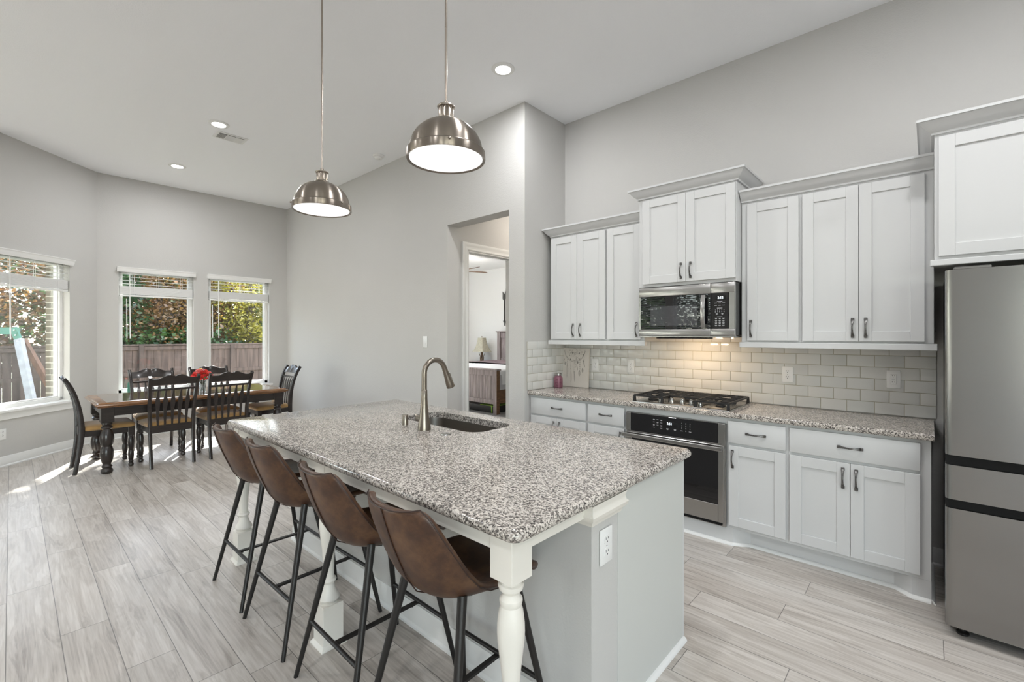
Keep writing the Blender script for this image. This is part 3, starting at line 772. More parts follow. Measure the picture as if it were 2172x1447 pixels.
# toe kicks: the furniture style feet and the recessed board
t = MB()
t.box(-1.058, -1.022, YB, YB+.09, 0, .118).box(-.076, .006, YB, YB+.09, 0, .118)
t.loft([[(-1.022, YB, 0), (-1.022, YB, .118), (-.925, YB+.065, .118), (-.925, YB+.065, 0)], [(-1.022, YB+.09, 0), (-1.022, YB+.09, .118), (-.925, YB+.09, .118), (-.925, YB+.09, 0)]])
t.loft([[(-.076, YB, 0), (-.076, YB, .118), (-.155, YB+.065, .118), (-.155, YB+.065, 0)], [(-.076, YB+.09, 0), (-.076, YB+.09, .118), (-.155, YB+.09, .118), (-.155, YB+.09, 0)]])
t.box(-.93, -.15, YB+.065, YB+.09, 0, .118)
t.box(-2.883, -1.0, YB+.091, YB+.11, 0, .117)
o = t.build('toe_kick', M['cab'], smooth=0); setp(o, 'white recessed board along the foot of the base cabinets', 'toe kick')
q = [(0,0),(.018,0),(.017,.007),(.012,.014),(.006,.018),(0,.019)]
mb = MB()
mb.loft([[(x-(0), y-u if abs(nx)<.1 else y-u*.75, v) for u, v in q] for x, y, nx in ((-1.846, YB, 0), (-1.024, YB, 0))])
mb.loft([[(x, y-u, v) for u, v in q] for x, y in ((-1.024, YB), (-.925, YB+.063), (-.155, YB+.063), (-.076, YB), (.006, YB))])
mb.loft([[(.006+u, YB-u, v) for u, v in q], [(.006+u, YK-.02, v) for u, v in q]])
o = mb.build('trim_1', M['trim']); o['kind'] = 'structure'; setp(o, 'white shoe molding on the floor along the base cabinets', 'trim')

# ---- kitchen worktop
ZT, ZU = .935, .8975
def granite_profile(y0, y1, z0, z1, r=.014):
    pts = [(y1, z0), (y1, z1)]
    for i in range(7):
        a = pi/2 + pi/2*i/6; pts.append((y0+r + r*cos(a), z1-r + r*sin(a)))
    for i in range(4):
        a = pi + pi/2*i/3; pts.append((y0+.008+.008*cos(a), z0+.008+.008*sin(a)))
    return pts
o = MB().prism(granite_profile(3.382, YK-.0085, ZU, ZT), lambda u, v, t: (t, u, v), -2.8845, .018).build('kitchen_worktop', M['granite'])
setp(o, 'long speckled granite worktop along the kitchen wall', 'worktop')

# ---- tiles
def tile_wall(name, label, a0, a1, z0, z1, joint, fn, seed):
    """fn(a, d, z): a along the wall, d out of the wall"""
    rnd_ = random.Random(seed); mb = MB(); g = .0016; TW, TH = .155, .0797
    mb.loft([[fn(a, d, z) for a, d in ((a0, 0), (a1, 0), (a1, .0045), (a0, .0045))] for z in (z0, z1)])
    k_ = 0
    while z0 + k_*TH < z1 - .004:
        za = z0 + k_*TH + g; zb = min(z0 + (k_+1)*TH - g, z1)
        s_ = joint + (TW/2 if k_ % 2 else 0); n_ = int((s_-a0)/TW) + 2
        for i_ in range(-n_, int((a1-s_)/TW) + 2):
            xa, xb = max(s_+i_*TW+g, a0), min(s_+(i_+1)*TW-g, a1)
            if xb - xa < .006: continue
            mb.mi = 1 + rnd_.randrange(4)
            tx, tz = rnd_.gauss(0, .0012), rnd_.gauss(0, .0012); xm_, zm_ = (xa+xb)/2, (za+zb)/2
            L_ = []
            for ins, d in ((0, .002), (0, .0074), (.0006, .0081), (.0016, .0084)):
                L_.append([fn(a, d + (a-xm_)*tx + (z-zm_)*tz, z) for a, z in ((xa+ins, za+ins), (xb-ins, za+ins), (xb-ins, zb-ins), (xa+ins, zb-ins))])
            mb.loft(L_)
        k_ += 1
    o = mb.build(name, [M['grout']] + TILE_MATS, smooth=25); o['kind'] = 'structure'; return setp(o, label, 'backsplash')
tile_wall('wall_tile_back', 'glossy grey-beige subway tile backsplash on the kitchen wall', -2.876, .030, ZT+.0037, 1.53, .030, lambda a, d, z: (a, YK-.0005-d, z), 1)
tile_wall('wall_tile_side', 'subway tile backsplash on the short return wall by the pink jar', 3.372, YK-.009, ZT+.0037, 1.412, 3.448, lambda a, d, z: (XR+.0005+d, a, z), 2)

# ---- microwave
mw = root('microwave', (-1.43, 3.77, 1.46), 'stainless over-the-range microwave under the tall wall cabinet', 'microwave')
F0 = 3.55
MB().box(-1.800, -1.046, 3.582, YK-.009, 1.472, 1.868, .004, 1).build('body', M['blackplastic'], mw)
# door: steel frame around glass
d = MB()
d.box(-1.803, -1.220, F0, 3.580, 1.790, 1.866, .004, 2).box(-1.803, -1.220, F0, 3.580, 1.468, 1.524, .004, 2)
d.box(-1.803, -1.788, F0, 3.580, 1.522, 1.792, .002, 1)
door = d.build('door', M['steel'], mw)
MB().box(-1.789, -1.220, F0+.002, 3.578, 1.523, 1.791, .002, 1).build('door_glass', M['blackglass'], door)
MB().loft([[(x, F0+.0015, z) for x, z in rrect(-1.700, -1.317, 1.552, 1.709, .012)], [(x, F0+.004, z) for x, z in rrect(-1.700, -1.317, 1.552, 1.709, .012)]]).build('inner_window', M['mesh'], door)
hb = MB(); loops = []
for i in range(13):
    t = i/12; z = 1.533 + .247*t; y = F0-.018-.020*sin(pi*t)
    loops.append([(-1.266+x, y+yy, z) for x, yy in rrect(-.0165, .0165, -.006, .006, .005, 3)])
hb.loft(loops); hb.box(-1.279, -1.253, F0-.02, F0+.004, 1.536, 1.556).box(-1.279, -1.253, F0-.02, F0+.004, 1.757, 1.777)
hb.build('handle', M['steel'], door)
lg = MB(); Mx = Matrix.Translation((-1.438, F0-.0004, 1.826)) @ Matrix.Rotation(R_(90), 4, 'X')
lg.tube([Mx @ Vector((.0145*cos(a), .0145*sin(a), 0)) for a in [2*pi*i/28 for i in range(28)]], .0012, 6, ring=True)
for k_ in range(2):
    lg.tube([Mx @ Vector(((-.005+.010*k_)+.005*cos(a)*(1-.3*i/12), .001*(1-2*k_)+.0065*sin(a), 0)) for i, a in enumerate([pi*(.4+.9*k_)+1.6*pi*j/12 for j in range(13)])], .0009, 5)
lg.build('emblem', M['steel'], door)
c = MB()
c.box(-1.217, -1.046, F0, 3.580, 1.790, 1.866, .004, 2).box(-1.217, -1.046, F0, 3.580, 1.468, 1.524, .004, 2).box(-1.090, -1.046, F0, 3.580, 1.52, 1.794, .003, 1)
c.build('control_frame', M['steel'], mw)
cp = MB().box(-1.217, -1.091, F0+.002, 3.578, 1.523, 1.791, .002, 1).build('control_panel', M['blackglass'], mw)
MB().box(-1.184, -1.112, F0+.0012, F0+.003, 1.738, 1.771).build('display', M['dark'], cp)
def on_front(x, y, z): return Matrix.Translation((x, y, z)) @ Matrix.Rotation(R_(90), 4, 'X')
MB().text('2:52', .024, on_front(-1.148, F0+.0008, 1.7545)).build('clock_digits', M['digit'], cp, smooth=0)
kb = MB(); rnd = random.Random(4)
for z, n_ in ((1.727, 1), (1.715, 3), (1.698, 3), (1.677, 1), (1.613, 1)):
    for i in range(n_):
        x = -1.154 if n_ == 1 else -1.182+.028*i+.0
        ww = .019 if n_ == 1 else .009
        kb.box(x-ww, x+ww, F0+.0012, F0+.003, z-.0015, z+.0015)
for j, row in enumerate(('12345', '67890')):
    for i, ch in enumerate(row): kb.text(ch, .011, on_front(-1.185+.0155*i, F0+.0014, 1.664-.014*j), .0003)
for j in range(4):
    for i in range(3):
        x = -1.180+.0265*i; z = 1.600-.0175*j
        kb.box(x-.008, x+.008, F0+.0012, F0+.003, z+.001, z+.0036).box(x-.006, x+.006, F0+.0012, F0+.003, z-.004, z-.0016)
for x in (-1.175, -1.135): kb.box(x-.007, x+.007, F0+.0012, F0+.003, 1.634, 1.637).box(x-.005, x+.005, F0+.0012, F0+.003, 1.628, 1.631)
kb.build('key_print', M['mark'], cp, smooth=0)
MB().box(-1.795, -1.05, 3.56, 3.98, 1.457, 1.4715, .003, 1).build('underside', M['steel'], mw)
MB().box(-1.66, -1.25, 3.57, 3.70, 1.448, 1.4568, .004, 1).build('vent_grille', M['dark'], mw)
l = bpy.data.lights.new('cooktop_lamp', 'AREA'); l.shape = 'RECTANGLE'; l.size = .12; l.size_y = .05; l.energy = 1.7; l.color = (1.0, .70, .42)
lo = bpy.data.objects.new('cooktop_lamp', l); COL.objects.link(lo); lo.parent = mw; lo.location = (.0, -.13, -.018); lo.rotation_euler = (R_(27), 0, 0)

# ---- wall oven
on = root('wall_oven', (-1.452, 3.6, .118), 'stainless built-in wall oven below the cooktop', 'oven')
P = 3.385
MB().box(-1.826, -1.078, 3.415, YK-.06, .13, .845).build('body', M['blackplastic'], on)
MB().box(-1.834, -1.062, P+.012, 3.4195, .119, .851, .002, 1).build('trim_frame', M['steel'], on)
ct = MB().box(-1.832, -1.793, P, 3.412, .706, .849, .002, 1).box(-1.112, -1.064, P, 3.412, .706, .849, .002, 1).build('control_ends', M['steel'], on)
cg = MB().box(-1.793, -1.112, P+.001, 3.412, .706, .848, .001, 1).build('control_panel', M['blackglass'], on)
MB().box(-1.498, -1.400, P+.0003, P+.002, .780, .813).build('display', M['dark'], cg)
MB().text('2:51', .024, on_front(-1.466, P-.0002, .799)).build('clock_digits', M['digit'], cg, smooth=0)
kb = MB()
for i in range(3):
    for j in range(4):
        x = -1.592+.030*i; z = .817-.021*j
        if i == 1 and j == 3: continue
        kb.box(x-.0075, x+.0075, P+.0003, P+.002, z+.001, z+.003)
        if (i+j) % 2 == 0: kb.box(x-.006, x+.006, P+.0003, P+.002, z-.003, z-.001)
for j, row in enumerate(('123', '456', '789', ' 0 ')):
    for i, ch in enumerate(row):
        if ch != ' ': kb.text(ch, .012, on_front(-1.372+.031*i, P+.0004, .815-.0185*j), .0003)
for x in (-1.482, -1.424): kb.box(x-.009, x+.009, P+.0003, P+.002, .758, .761).box(x-.006, x+.006, P+.0003, P+.002, .752, .755)
kb.box(-1.381, -1.363, P+.0003, P+.002, .757, .760).box(-1.319, -1.301, P+.0003, P+.002, .757, .760)
kb.build('key_print', M['mark'], cg, smooth=0)
dd = MB()
dd.box(-1.832, -1.778, P, 3.412, .146, .694, .003, 1).box(-1.112, -1.074, P, 3.412, .146, .694, .003, 1).box(-1.78, -1.11, P, 3.412, .146, .272, .003, 1).box(-1.78, -1.11, P, 3.412, .66, .694, .003, 1)
od = dd.build('door', M['steel'], on)
MB().box(-1.78, -1.11, P+.002, 3.41, .27, .662).build('door_glass', M['blackglass'], od)
MB().loft([[(-1.843, y, z) for y, z in rrect(P-.052, P-.028, .661, .692, .006, 3)], [(-1.074, y, z) for y, z in rrect(P-.052, P-.028, .661, .692, .006, 3)]]).box(-1.835, -1.815, P-.03, P+.004, .664, .689).box(-1.10, -1.08, P-.03, P+.004, .664, .689).build('handle', M['steel'], od)
MB().box(-1.82, -1.085, P+.004, 3.412, .128, .144).build('vent_slot', M['dark'], on)

# ---- cooktop
ck = root('cooktop', (-1.42, 3.66, ZT), 'five burner gas cooktop with black iron grates set in the granite', 'cooktop')
cx0, cx1, cy0, cy1 = -1.792, -1.040, 3.405, 3.925
MB().box(cx0, cx1, cy0, cy1, ZT-.02, ZT+.010, .006, 2).build('top_plate', M['steel'], ck)
kxy = [(-1.574, 3.475), (-1.50, 3.505), (-1.42, 3.515), (-1.345, 3.505), (-1.268, 3.475)]
for x, y in kxy:
    MB().lathe([(.021,0),(.022,.006),(.017,.010),(.016,.030),(.013,.034),(0,.034)], (x, y, ZT+.010), 20).box(x-.004, x+.004, y-.018, y+.018, ZT+.038, ZT+.052, .002, 1).build('knob', M['steel'], ck)
for x, y, r0 in ((-1.68, 3.80, .035), (-1.68, 3.56, .04), (-1.416, 3.72, .055), (-1.15, 3.80, .04), (-1.15, 3.56, .035)):
    MB().lathe([(r0,0),(r0,.010),(r0*.8,.014),(r0*.8,.020),(0,.022)], (x, y, ZT+.010), 20).build('burner', M['iron'], ck)
zg = ZT+.052
def grate(x0, x1, y0, y1, notch=False):
    g = MB(); w = .011; h = .012
    def rail(xa, ya, xb, yb): g.bar((xa, ya, zg), (xb, yb, zg), w, h)
    rail(x0, y0, x1, y0); rail(x0, y1, x1, y1); rail(x0, y0, x0, y1); rail(x1, y0, x1, y1)
    n = 7
    for i in range(1, n):
        y = y0+(y1-y0)*i/n
        if i in (2, 5): rail(x0, y, x0+(x1-x0)*.36, y); rail(x1-(x1-x0)*.36, y, x1, y)
        else: rail(x0, y, x1, y)
    for f_ in (.33, .67): x = x0+(x1-x0)*f_; rail(x, y0, x, y0+(y1-y0)*.18); rail(x, y1-(y1-y0)*.18, x, y1); rail(x, y0+(y1-y0)*.43, x, y0+(y1-y0)*.57)
    for x in (x0, x1):
        for y in (y0, y1):
            g.loft([[(x+a*.010, y+b_*.010, ZT+.0095) for a, b_ in ((-1,-1),(1,-1),(1,1),(-1,1))], [(x+a*.007, y+b_*.007, zg+.004) for a, b_ in ((-1,-1),(1,-1),(1,1),(-1,1))]])
    g.build('grate', M['iron'], ck, smooth=0)
grate(-1.778, -1.545, 3.43, 3.905); grate(-1.538, -1.295, 3.560, 3.905); grate(-1.288, -1.055, 3.43, 3.905)

# ---- fridge
fr = root('fridge', (.51, 3.5, 0), 'tall stainless french door fridge at the right edge', 'fridge')
fx0, fx1, fy = .056, .966, 3.10
MB().box(fx0+.006, fx1-.006, fy+.075, 3.93, .03, 1.795, .004, 1).build('body', M['blackplastic'], fr)
def fdoor(name, x0, x1, z0, z1):
    L = []
    prof = [(x0, fy+.07), (x0, fy+.022), (x0+.004, fy+.009), (x0+.014, fy+.002), (x0+.03, fy)]
    m_ = 8
    for i in range(1, m_): prof.append((x0+.03+(x1-x0-.06)*i/m_, fy-.006*sin(pi*i/m_)))
    prof += [(x1-.03, fy), (x1-.014, fy+.002), (x1-.004, fy+.009), (x1, fy+.022), (x1, fy+.07)]
    return MB().loft([[(x, y, z0) for x, y in prof], [(x, y, z1) for x, y in prof]]).build(name, M['fridge'], fr)
xm = (fx0+fx1)/2
fdoor('door', fx0, xm-.002, .891, 1.797); fdoor('door', xm+.002, fx1, .891, 1.797)
fdoor('drawer', fx0, fx1, .676, .843); fdoor('drawer', fx0, fx1, .055, .632)
for z0, z1 in ((.843, .891), (.632, .676)):
    MB().box(fx0+.002, fx1-.002, fy+.012, fy+.08, z0+.0005, z1-.0005).build('handle_recess', M['dark'], fr)
MB().box(fx0+.03, fx0+.16, fy+.02, fy+.2, 1.797, 1.812, .004, 1).build('hinge_cover', M['fridge'], fr)
for x in (.12, .90):
    for y in (3.17, 3.85):
        MB().lathe([(.02,0),(.024,.004),(.024,.012),(.012,.02),(.012,.05),(0,.05)], (x, y, 0), 14).build('foot', M['black'], fr)
MB().box(fx0+.02, fx1-.02, fy+.09, fy+.12, .012, .055).build('kick_grille', M['dark'], fr)

# ---- canvas and jar
cv = root('canvas_print', (-2.735, 3.95, ZT), 'small upright canvas with a dreamcatcher drawing, leaning in the tile corner', 'picture')
tilt = R_(-3.5)
cz = .405; cw = .352
Mc = Matrix.Translation((-2.737, 3.945, ZT+.001)) @ Matrix.Rotation(tilt, 4, 'X')
cb_ = MB().box(-cw/2, cw/2, -.0, .018, 0, cz, .002, 1); cb_.bm.transform(Mc); cb_.build('stretched_canvas', M['canvas'], cv)
ink = MB(); pale = MB(); yy = -.0007
def cp2(x, z): return Vector(((x-.5)*cw, yy, z*cz))
def circ(mb, x, z, r, a0, a1, w, n=40): mb.tube([cp2(x, z) + Vector((r*cos(a), 0, r*sin(a))) for a in [a0+(a1-a0)*i/n for i in range(n+1)]], w, 4)
circ(pale, .5, .93, .026, 0, 2*pi, .0008); circ(pale, .5, .92, .036, 2.7, 6.7, .0006)
circ(ink, .5, .97, .131, pi*1.04, pi*1.96, .0010); circ(pale, .5, .985, .128, pi*1.02, pi*1.98, .0007)
rnd = random.Random(2)
web = [(.33,.94),(.36,.87),(.32,.81),(.42,.87),(.51,.82),(.58,.77),(.67,.87),(.68,.95),(.76,.90),(.82,.83),(.56,.72),(.46,.69),(.36,.71),(.69,.72),(.25,.89)]
for i, (a, b) in enumerate(web):
    ink.lathe([(0,0),(.0036 if i % 3 else .005,0),(.0036 if i % 3 else .005,.0006),(0,.0006)], cp2(a, b), 8, Matrix.Rotation(R_(90), 3, 'X'))
    c_, d_ = web[(i*5+3) % len(web)]; pale.tube([cp2(a, b), cp2(c_, d_)], .00035, 4)
def feather(x, z, L, ang, w, dark):
    mb = ink if dark else pale
    d = Vector((sin(ang), 0, -cos(ang))); n_ = Vector((cos(ang), 0, sin(ang)))
    p0 = cp2(x, z); mb.tube([p0, p0+d*L], .0006, 4)
    m_ = 10
    for i in range(m_):
        t = (i+.5)/m_; h = w*sin(pi*min(1, t*1.05))**.7
        for s_ in (-1, 1): mb.tube([p0+d*L*t, p0+d*L*(t+.10)+n_*h*s_], .0007 if dark else .0005, 3)
for x, z, L in ((.14,.72,.06),(.25,.78,.11),(.38,.72,.12),(.46,.71,.10),(.50,.70,.13),(.56,.71,.09),(.69,.72,.14),(.72,.72,.12),(.80,.78,.03),(.84,.80,.08),(.62,.71,.02)):
    pale.tube([cp2(x, z), cp2(x, z)+Vector((0,0,-L))], .0005, 4)
    for k_ in range(int(L/.022)):
        ink.sphere(cp2(x, z)+Vector((0,-.0005,-.012-.022*k_)), .0022, 6)
for a in ((.14,.72,.05,-.5,.006,0),(.19,.65,.04,-.2,.012,1),(.25,.62,.15,0,.016,0),(.39,.42,.13,.05,.013,0),(.50,.42,.11,.12,.009,1),(.58,.58,.06,.3,.006,0),(.69,.44,.06,0,.016,1),(.79,.50,.05,.1,.012,1),(.62,.66,.025,0,.008,1),(.80,.72,.08,.3,.006,1)): feather(*a)
for mb_, m_, nm in ((ink, 'ink', 'dark_drawing'), (pale, 'inkl', 'pale_drawing')):
    mb_.bm.transform(Mc); mb_.build(nm, M[m_], cv)
jr = root('mason_jar', (-2.822, 3.795, ZT), 'pink painted mason jar with a silver lid, in the tile corner', 'jar')
jp = [(0,0),(.030,0),(.038,.004),(.041,.012),(.041,.10),(.038,.112),(.031,.121),(.031,.130),(0,.130)]
jx, jy = -2.822, 3.795
j = MB()
def sq(r, a): # rounded-square section
    k_ = 4.0; return r*1.02/((abs(cos(a))**k_+abs(sin(a))**k_)**(1/k_))*.93
loops = []
for r_, z in jp:
    f_ = 1.0 if z < .11 else 0.0
    loops.append([(jx+(sq(r_,a) if f_ else r_)*cos(a), jy+(sq(r_,a) if f_ else r_)*sin(a), ZT+z) for a in [2*pi*i/36 for i in range(36)]])
j.loft(loops).build('glass_body', M['jar'], jr)
MB().lathe([(0,.150),(.031,.150),(.0345,.147),(.0345,.128),(.033,.126),(0,.126)], (jx, jy, ZT), 30).build('lid', M['lid'], jr)
Mj = Matrix.Translation((jx, jy, ZT)) @ Matrix.Rotation(R_(30), 4, 'Z')
jt = MB()
def on_jar(z): return Matrix.Translation((jx, jy, ZT+z)) @ Matrix.Rotation(R_(36), 4, 'Z') @ Matrix.Translation((0, -.0425, 0)) @ Matrix.Rotation(R_(90), 4, 'X')
jt.text('grateful', .019, on_jar(.087), .0008, shear=.2).text('thankful', .0185, on_jar(.055), .0008, shear=.2)
mr_ = on_jar(.052)
for s_ in (-1, 1):
    jt.tube([mr_ @ Vector((s_*.030*cos(a), .027*sin(a), .0006)) for a in [R_(-80)+R_(110)*i/12 for i in range(13)]], .0008, 4)
    for i in range(6):
        a = R_(-75)+R_(100)*i/5; jt.tube([mr_ @ Vector((s_*.030*cos(a), .027*sin(a), .0006)), mr_ @ Vector((s_*.025*cos(a+.25), .022*sin(a+.25), .0006))], .0010, 4)
jt.build('lettering', M['jarink'], jr, smooth=0)
# ------------------------------------------------------------------ island
IX0, IX1 = -3.39, -.886
PW0, PW1 = 1.387, 1.569
isl = root('kitchen_island', (-2.14, 1.6, 0), 'kitchen island base with half wall, white end panel and turned cream legs', 'island')
MB().box(IX0, IX1, PW0, PW1, 0, .879).build('half_wall', M['wall'], isl, smooth=0)
MB().box(IX0, IX1-.010, PW1, 2.205, 0, .66).box(IX0, IX1-.010, PW1, PW1+.02, .66, .879).box(IX0, IX1-.010, 2.185, 2.205, .66, .879).box(IX0, IX0+.02, PW1, 2.205, .66, .879).box(IX1-.03, IX1-.010, PW1, 2.205, .66, .879).build('cabinet_body', M['cab'], isl)
MB().box(IX1-.010, IX1+.003, PW1+.0005, 2.192, .0, .8785, .001, 1).build('end_panel', M['panel'], isl)
MB().box(IX1-.010, IX1+.001, 2.196, 2.212, 0, .8785, .002, 1).build('corner_stile', M['cab'], isl)
bp = MB()
bp.loft([[(IX0-u, PW1, v) for u, v in BB], [(IX0-u, PW0-u, v) for u, v in BB], [(IX1, PW0-u, v) for u, v in BB]])
bp.build('baseboard', M['trim'], isl)
MB().loft([[(IX1+.003+u, y, v) for u, v in q] for y in (PW1+.25, 2.20)]).loft([[(IX1+.003+u, PW1+.25, v) for u, v in q], [(IX1+.003+u, PW0, v) for u, v in q]]).build('shoe_molding', M['trim'], isl)
# crown-like capital at the wall end
cap = [(0,.800),(.006,.800),(.010,.812),(.030,.824),(.036,.838),(.026,.846),(.022,.862),(.030,.8785),(0,.8785)]
cm = MB()
cm.loft([[(-1.02, PW0-.004-u*.6, v) for u, v in cap], [(IX1+.003+u*.6, PW0-.004-u*.6, v) for u, v in cap], [(IX1+.003+u*.6, PW1+.012+u, v) for u, v in cap], [(-1.02, PW1+.012+u, v) for u, v in cap]], cap=True)
cm.build('capital_molding', M['legp'], isl)
LY = 1.031; LXS = (-.946, -2.138, -3.33)
MB().box(-3.30, -.97, LY-.042, LY-.020, .826, .8795, .002, 1).box(-.926, -.904, LY+.03, PW0-.005, .826, .8795, .002, 1).box(-3.372, -3.35, LY+.03, PW0-.001, .826, .8795, .002, 1).build('apron', M['legp'], isl)
lp = [(.046,.19),(.044,.200),(.036,.204),(.047,.212),(.050,.220),(.046,.232),(.034,.250),(.027,.275),(.0255,.288),(.033,.296),(.036,.303),(.033,.310),(.0255,.315),(.0248,.33),(.0265,.40),(.0303,.452),(.036,.50),(.0415,.545),(.0433,.573),(.0425,.60),(.0375,.640),(.0322,.655),(.0345,.662),(.036,.669),(.0355,.676),(.029,.684),(.026,.693),(.030,.700),(.037,.706),(.040,.716),(.040,.722),(.034,.726),(.030,.744)]
for lx in LXS:
    mb = MB(); hs = .046
    mb.box(lx-hs, lx+hs, LY-hs, LY+hs, .740, .8795, .0015, 1)
    mb.lathe(lp, (lx, LY, 0), 32)
    mb.box(lx-.050, lx+.050, LY-.050, LY+.050, .012, .198, .0015, 1)
    mb.loft([[(lx+x, LY+y, z) for x, y in rrect(-h_, h_, -h_, h_, .004, 2)] for h_, z in ((.063,0),(.063,.006),(.058,.014),(.052,.022))])
    mb.build('leg', M['legp'], isl, smooth=30)

# island worktop with the sink cut out
top = MB()
TX0, TX1, TY0, TY1, TB, TT = -3.43, -.855, .952, 2.262, .880, .920
SX0, SX1, SY0, SY1 = -2.66, -1.90, 1.765, 2.105
rr = (TT-TB)/2; loops = []
for i in range(9):
    a = -pi/2 + pi*i/8; ins = rr*(1-cos(a))
    loops.append([(x, y, (TT+TB)/2 + rr*sin(a)) for x, y in rrect(TX0+ins, TX1-ins, TY0+ins, TY1-ins, .045-ins, 8)])
hole = rrect(SX0, SX1, SY0, SY1, .085, 8)
loops += [[(x, y, TT) for x, y in hole], [(x, y, TB) for x, y in hole]]
top.loft(loops, cap=False, ring=True)
o = top.build('island_worktop', M['granite'], smooth=40); setp(o, 'large speckled granite island top with rounded edges', 'worktop')
# undermount sink
sk = MB(); L = []
for ins, z, r_ in ((-.02, TB-.0005, .10), (-.006, TB-.0005, .09), (-.005, TB-.02, .09), (.004, TB-.16, .085), (.02, TB-.19, .075), (.05, TB-.2, .05)):
    L.append([(x, y, z) for x, y in rrect(SX0+ins, SX1-ins, SY0+ins, SY1-ins, r_, 8)])
sk.loft(L, cap=False); n_ = len(L[-1])
sk.bm.faces.new([v for v in sk.bm.verts][-n_:])
sinkr = root('sink', (-2.28, 1.935, TB-.2), 'undermount steel sink in the island top', 'sink')
o = sk.build('bowl', M['sink'], sinkr, smooth=50)
MB().lathe([(.04,0),(.045,.002),(.03,.004),(0,.003)], (-2.28, 1.935, TB-.2), 20).build('drain', M['steel'], sinkr)
# faucet
FX, FY = -2.198, 1.640
fa = root('faucet', (FX, FY, TT), 'brushed nickel gooseneck faucet with pull-down head on the island', 'faucet')
MB().lathe([(.0385,0),(.0385,.012),(.036,.03),(.028,.08),(.0215,.14),(.0188,.19),(.0183,.232),(.017,.234),(.0163,.236)], (FX, FY, TT), 28).build('body', M['faucet'], fa)
pts = [(FX, FY, TT+.23), (FX, FY, TT+.26), (FX, FY, TT+.30)]
cyc, czc, ra = FY+.078, TT+.330, .078
for i in range(15):
    a = pi - (pi-.30)*i/14; pts.append((FX, cyc+ra*cos(a), czc+ra*sin(a)))
MB().tube(pts, .0158, 16).build('spout', M['faucet'], fa)
e = Vector(pts[-1]); dr = (Vector(pts[-1])-Vector(pts[-2])).normalized()
hd = MB(); hp = [(.0163,0),(.0168,.004),(.0166,.02),(.0195,.055),(.0245,.100),(.0262,.122),(.0255,.128),(.020,.130),(0,.128)]
ax_ = dr.to_track_quat('Z', 'Y').to_matrix()
hd.lathe(hp, e, 24, ax_); hd.build('spray_head', M['faucet'], fa)
b_ = MB(); pm = e + dr*.065 + ax_ @ Vector((0,0,0)); nn = Vector((0, dr.z*-1, dr.y)).normalized()
if nn.y < 0: nn = -nn
b_.bar(pm-dr*.022+nn*.0205, pm+dr*.022+nn*.0238, .011, .006, nn); b_.build('spray_button', M['faucet'], fa)
MB().lathe([(.0215,.015),(.0215,.055),(.019,.061),(.0,.063)], (FX, FY, TT+.062), 20, Matrix.Rotation(R_(-90), 3, 'Y')).tube([(FX-.060, FY, TT+.062), (FX-.078, FY+.006, TT+.066), (FX-.098, FY+.014, TT+.072)], [.006, .0055, .0065], 10).build('handle', M['faucet'], fa)
mb = MB().lathe([(.019,0),(.019,.060),(.017,.063),(0,.063)], (-2.406, 1.650, TT), 24).build('air_gap', M['faucet']); setp(mb, 'short nickel cylinder cap on the island behind the faucet', 'cap')
mb = MB().lathe([(.029,0),(.028,.005),(.018,.008),(.017,.007),(0,.0075)], (-2.005, 1.645, TT), 24).build('air_switch', M['steel']); setp(mb, 'small flat round steel button on the granite in front of the sink', 'button')

# ------------------------------------------------------------------ bar stools (front = +y)
st = local_root('bar_stool', '', 'stool', 'brown leather stools at the island')
prof = [(.232,.592,.165,.0),(.226,.612,.188,.004),(.20,.622,.200,.010),(.13,.619,.210,.020),(.04,.608,.216,.036),(-.05,.601,.220,.062),(-.125,.608,.222,.090),(-.185,.640,.223,.102),(-.228,.702,.222,.094),(-.261,.778,.218,.080),(-.286,.842,.206,.068),(-.304,.896,.193,.058),(-.315,.932,.176,.052),(-.321,.952,.146,.046)]
def shell_pt(i, u, off=0.0):
    n = len(prof); y, z, hw, cu = prof[i]
    a = prof[max(i-1, 0)]; b = prof[min(i+1, n-1)]
    t = Vector((0, b[0]-a[0], b[1]-a[1])).normalized()      # along the path, front to top
    nrm = Vector((0, t.z, -t.y))                            # towards the sitter
    if nrm.y < 0 and nrm.z < 0: nrm = -nrm
    p = Vector((hw*u*(1-.06*u*u), y, z)) + nrm*(cu*abs(u)**2.4)
    # outward normal of the shell
    eps = Vector((hw, 0, 0)) + nrm*(cu*2.4*abs(u)**1.4*(1 if u >= 0 else -1))
    out = eps.cross(t).normalized()
    if out.dot(nrm) > 0: out = -out
    return p + out*off
mb = MB(); nu = 16
rows = [[mb.bm.verts.new(shell_pt(i, -1+2*k/nu)) for k in range(nu+1)] for i in range(len(prof))]
for i in range(len(prof)-1):
    for k in range(nu): mb.bm.faces.new((rows[i][k], rows[i][k+1], rows[i+1][k+1], rows[i+1][k]))
mb._fin([v for r_ in rows for v in r_])
bmesh.ops.recalc_face_normals(mb.bm, faces=mb.bm.faces[:])
f0 = min(mb.bm.faces, key=lambda f: f.calc_center_median().z)
if f0.normal.z > 0: bmesh.ops.reverse_faces(mb.bm, faces=mb.bm.faces[:])
shell = mb.build('seat_shell', M['leather'], st, smooth=180, recalc=False)
md = shell.modifiers.new('thick', 'SOLIDIFY'); md.thickness = .026; md.offset = -1
md = shell.modifiers.new('soft', 'SUBSURF'); md.levels = 1; md.render_levels = 2
mb = MB()
mb.tube([shell_pt(i, 0, .0015) for i in range(5, len(prof))], .0022, 6)
edge = [shell_pt(i, -.985, .001) for i in range(3, len(prof)-1)] + [shell_pt(len(prof)-1, -1+2*k/10, .001) for k in range(11)] + [shell_pt(i, .985, .001) for i in range(len(prof)-2, 2, -1)]
mb.tube(edge, .0022, 6)
mb.build('piping', M['thread'], st)
legs = {}
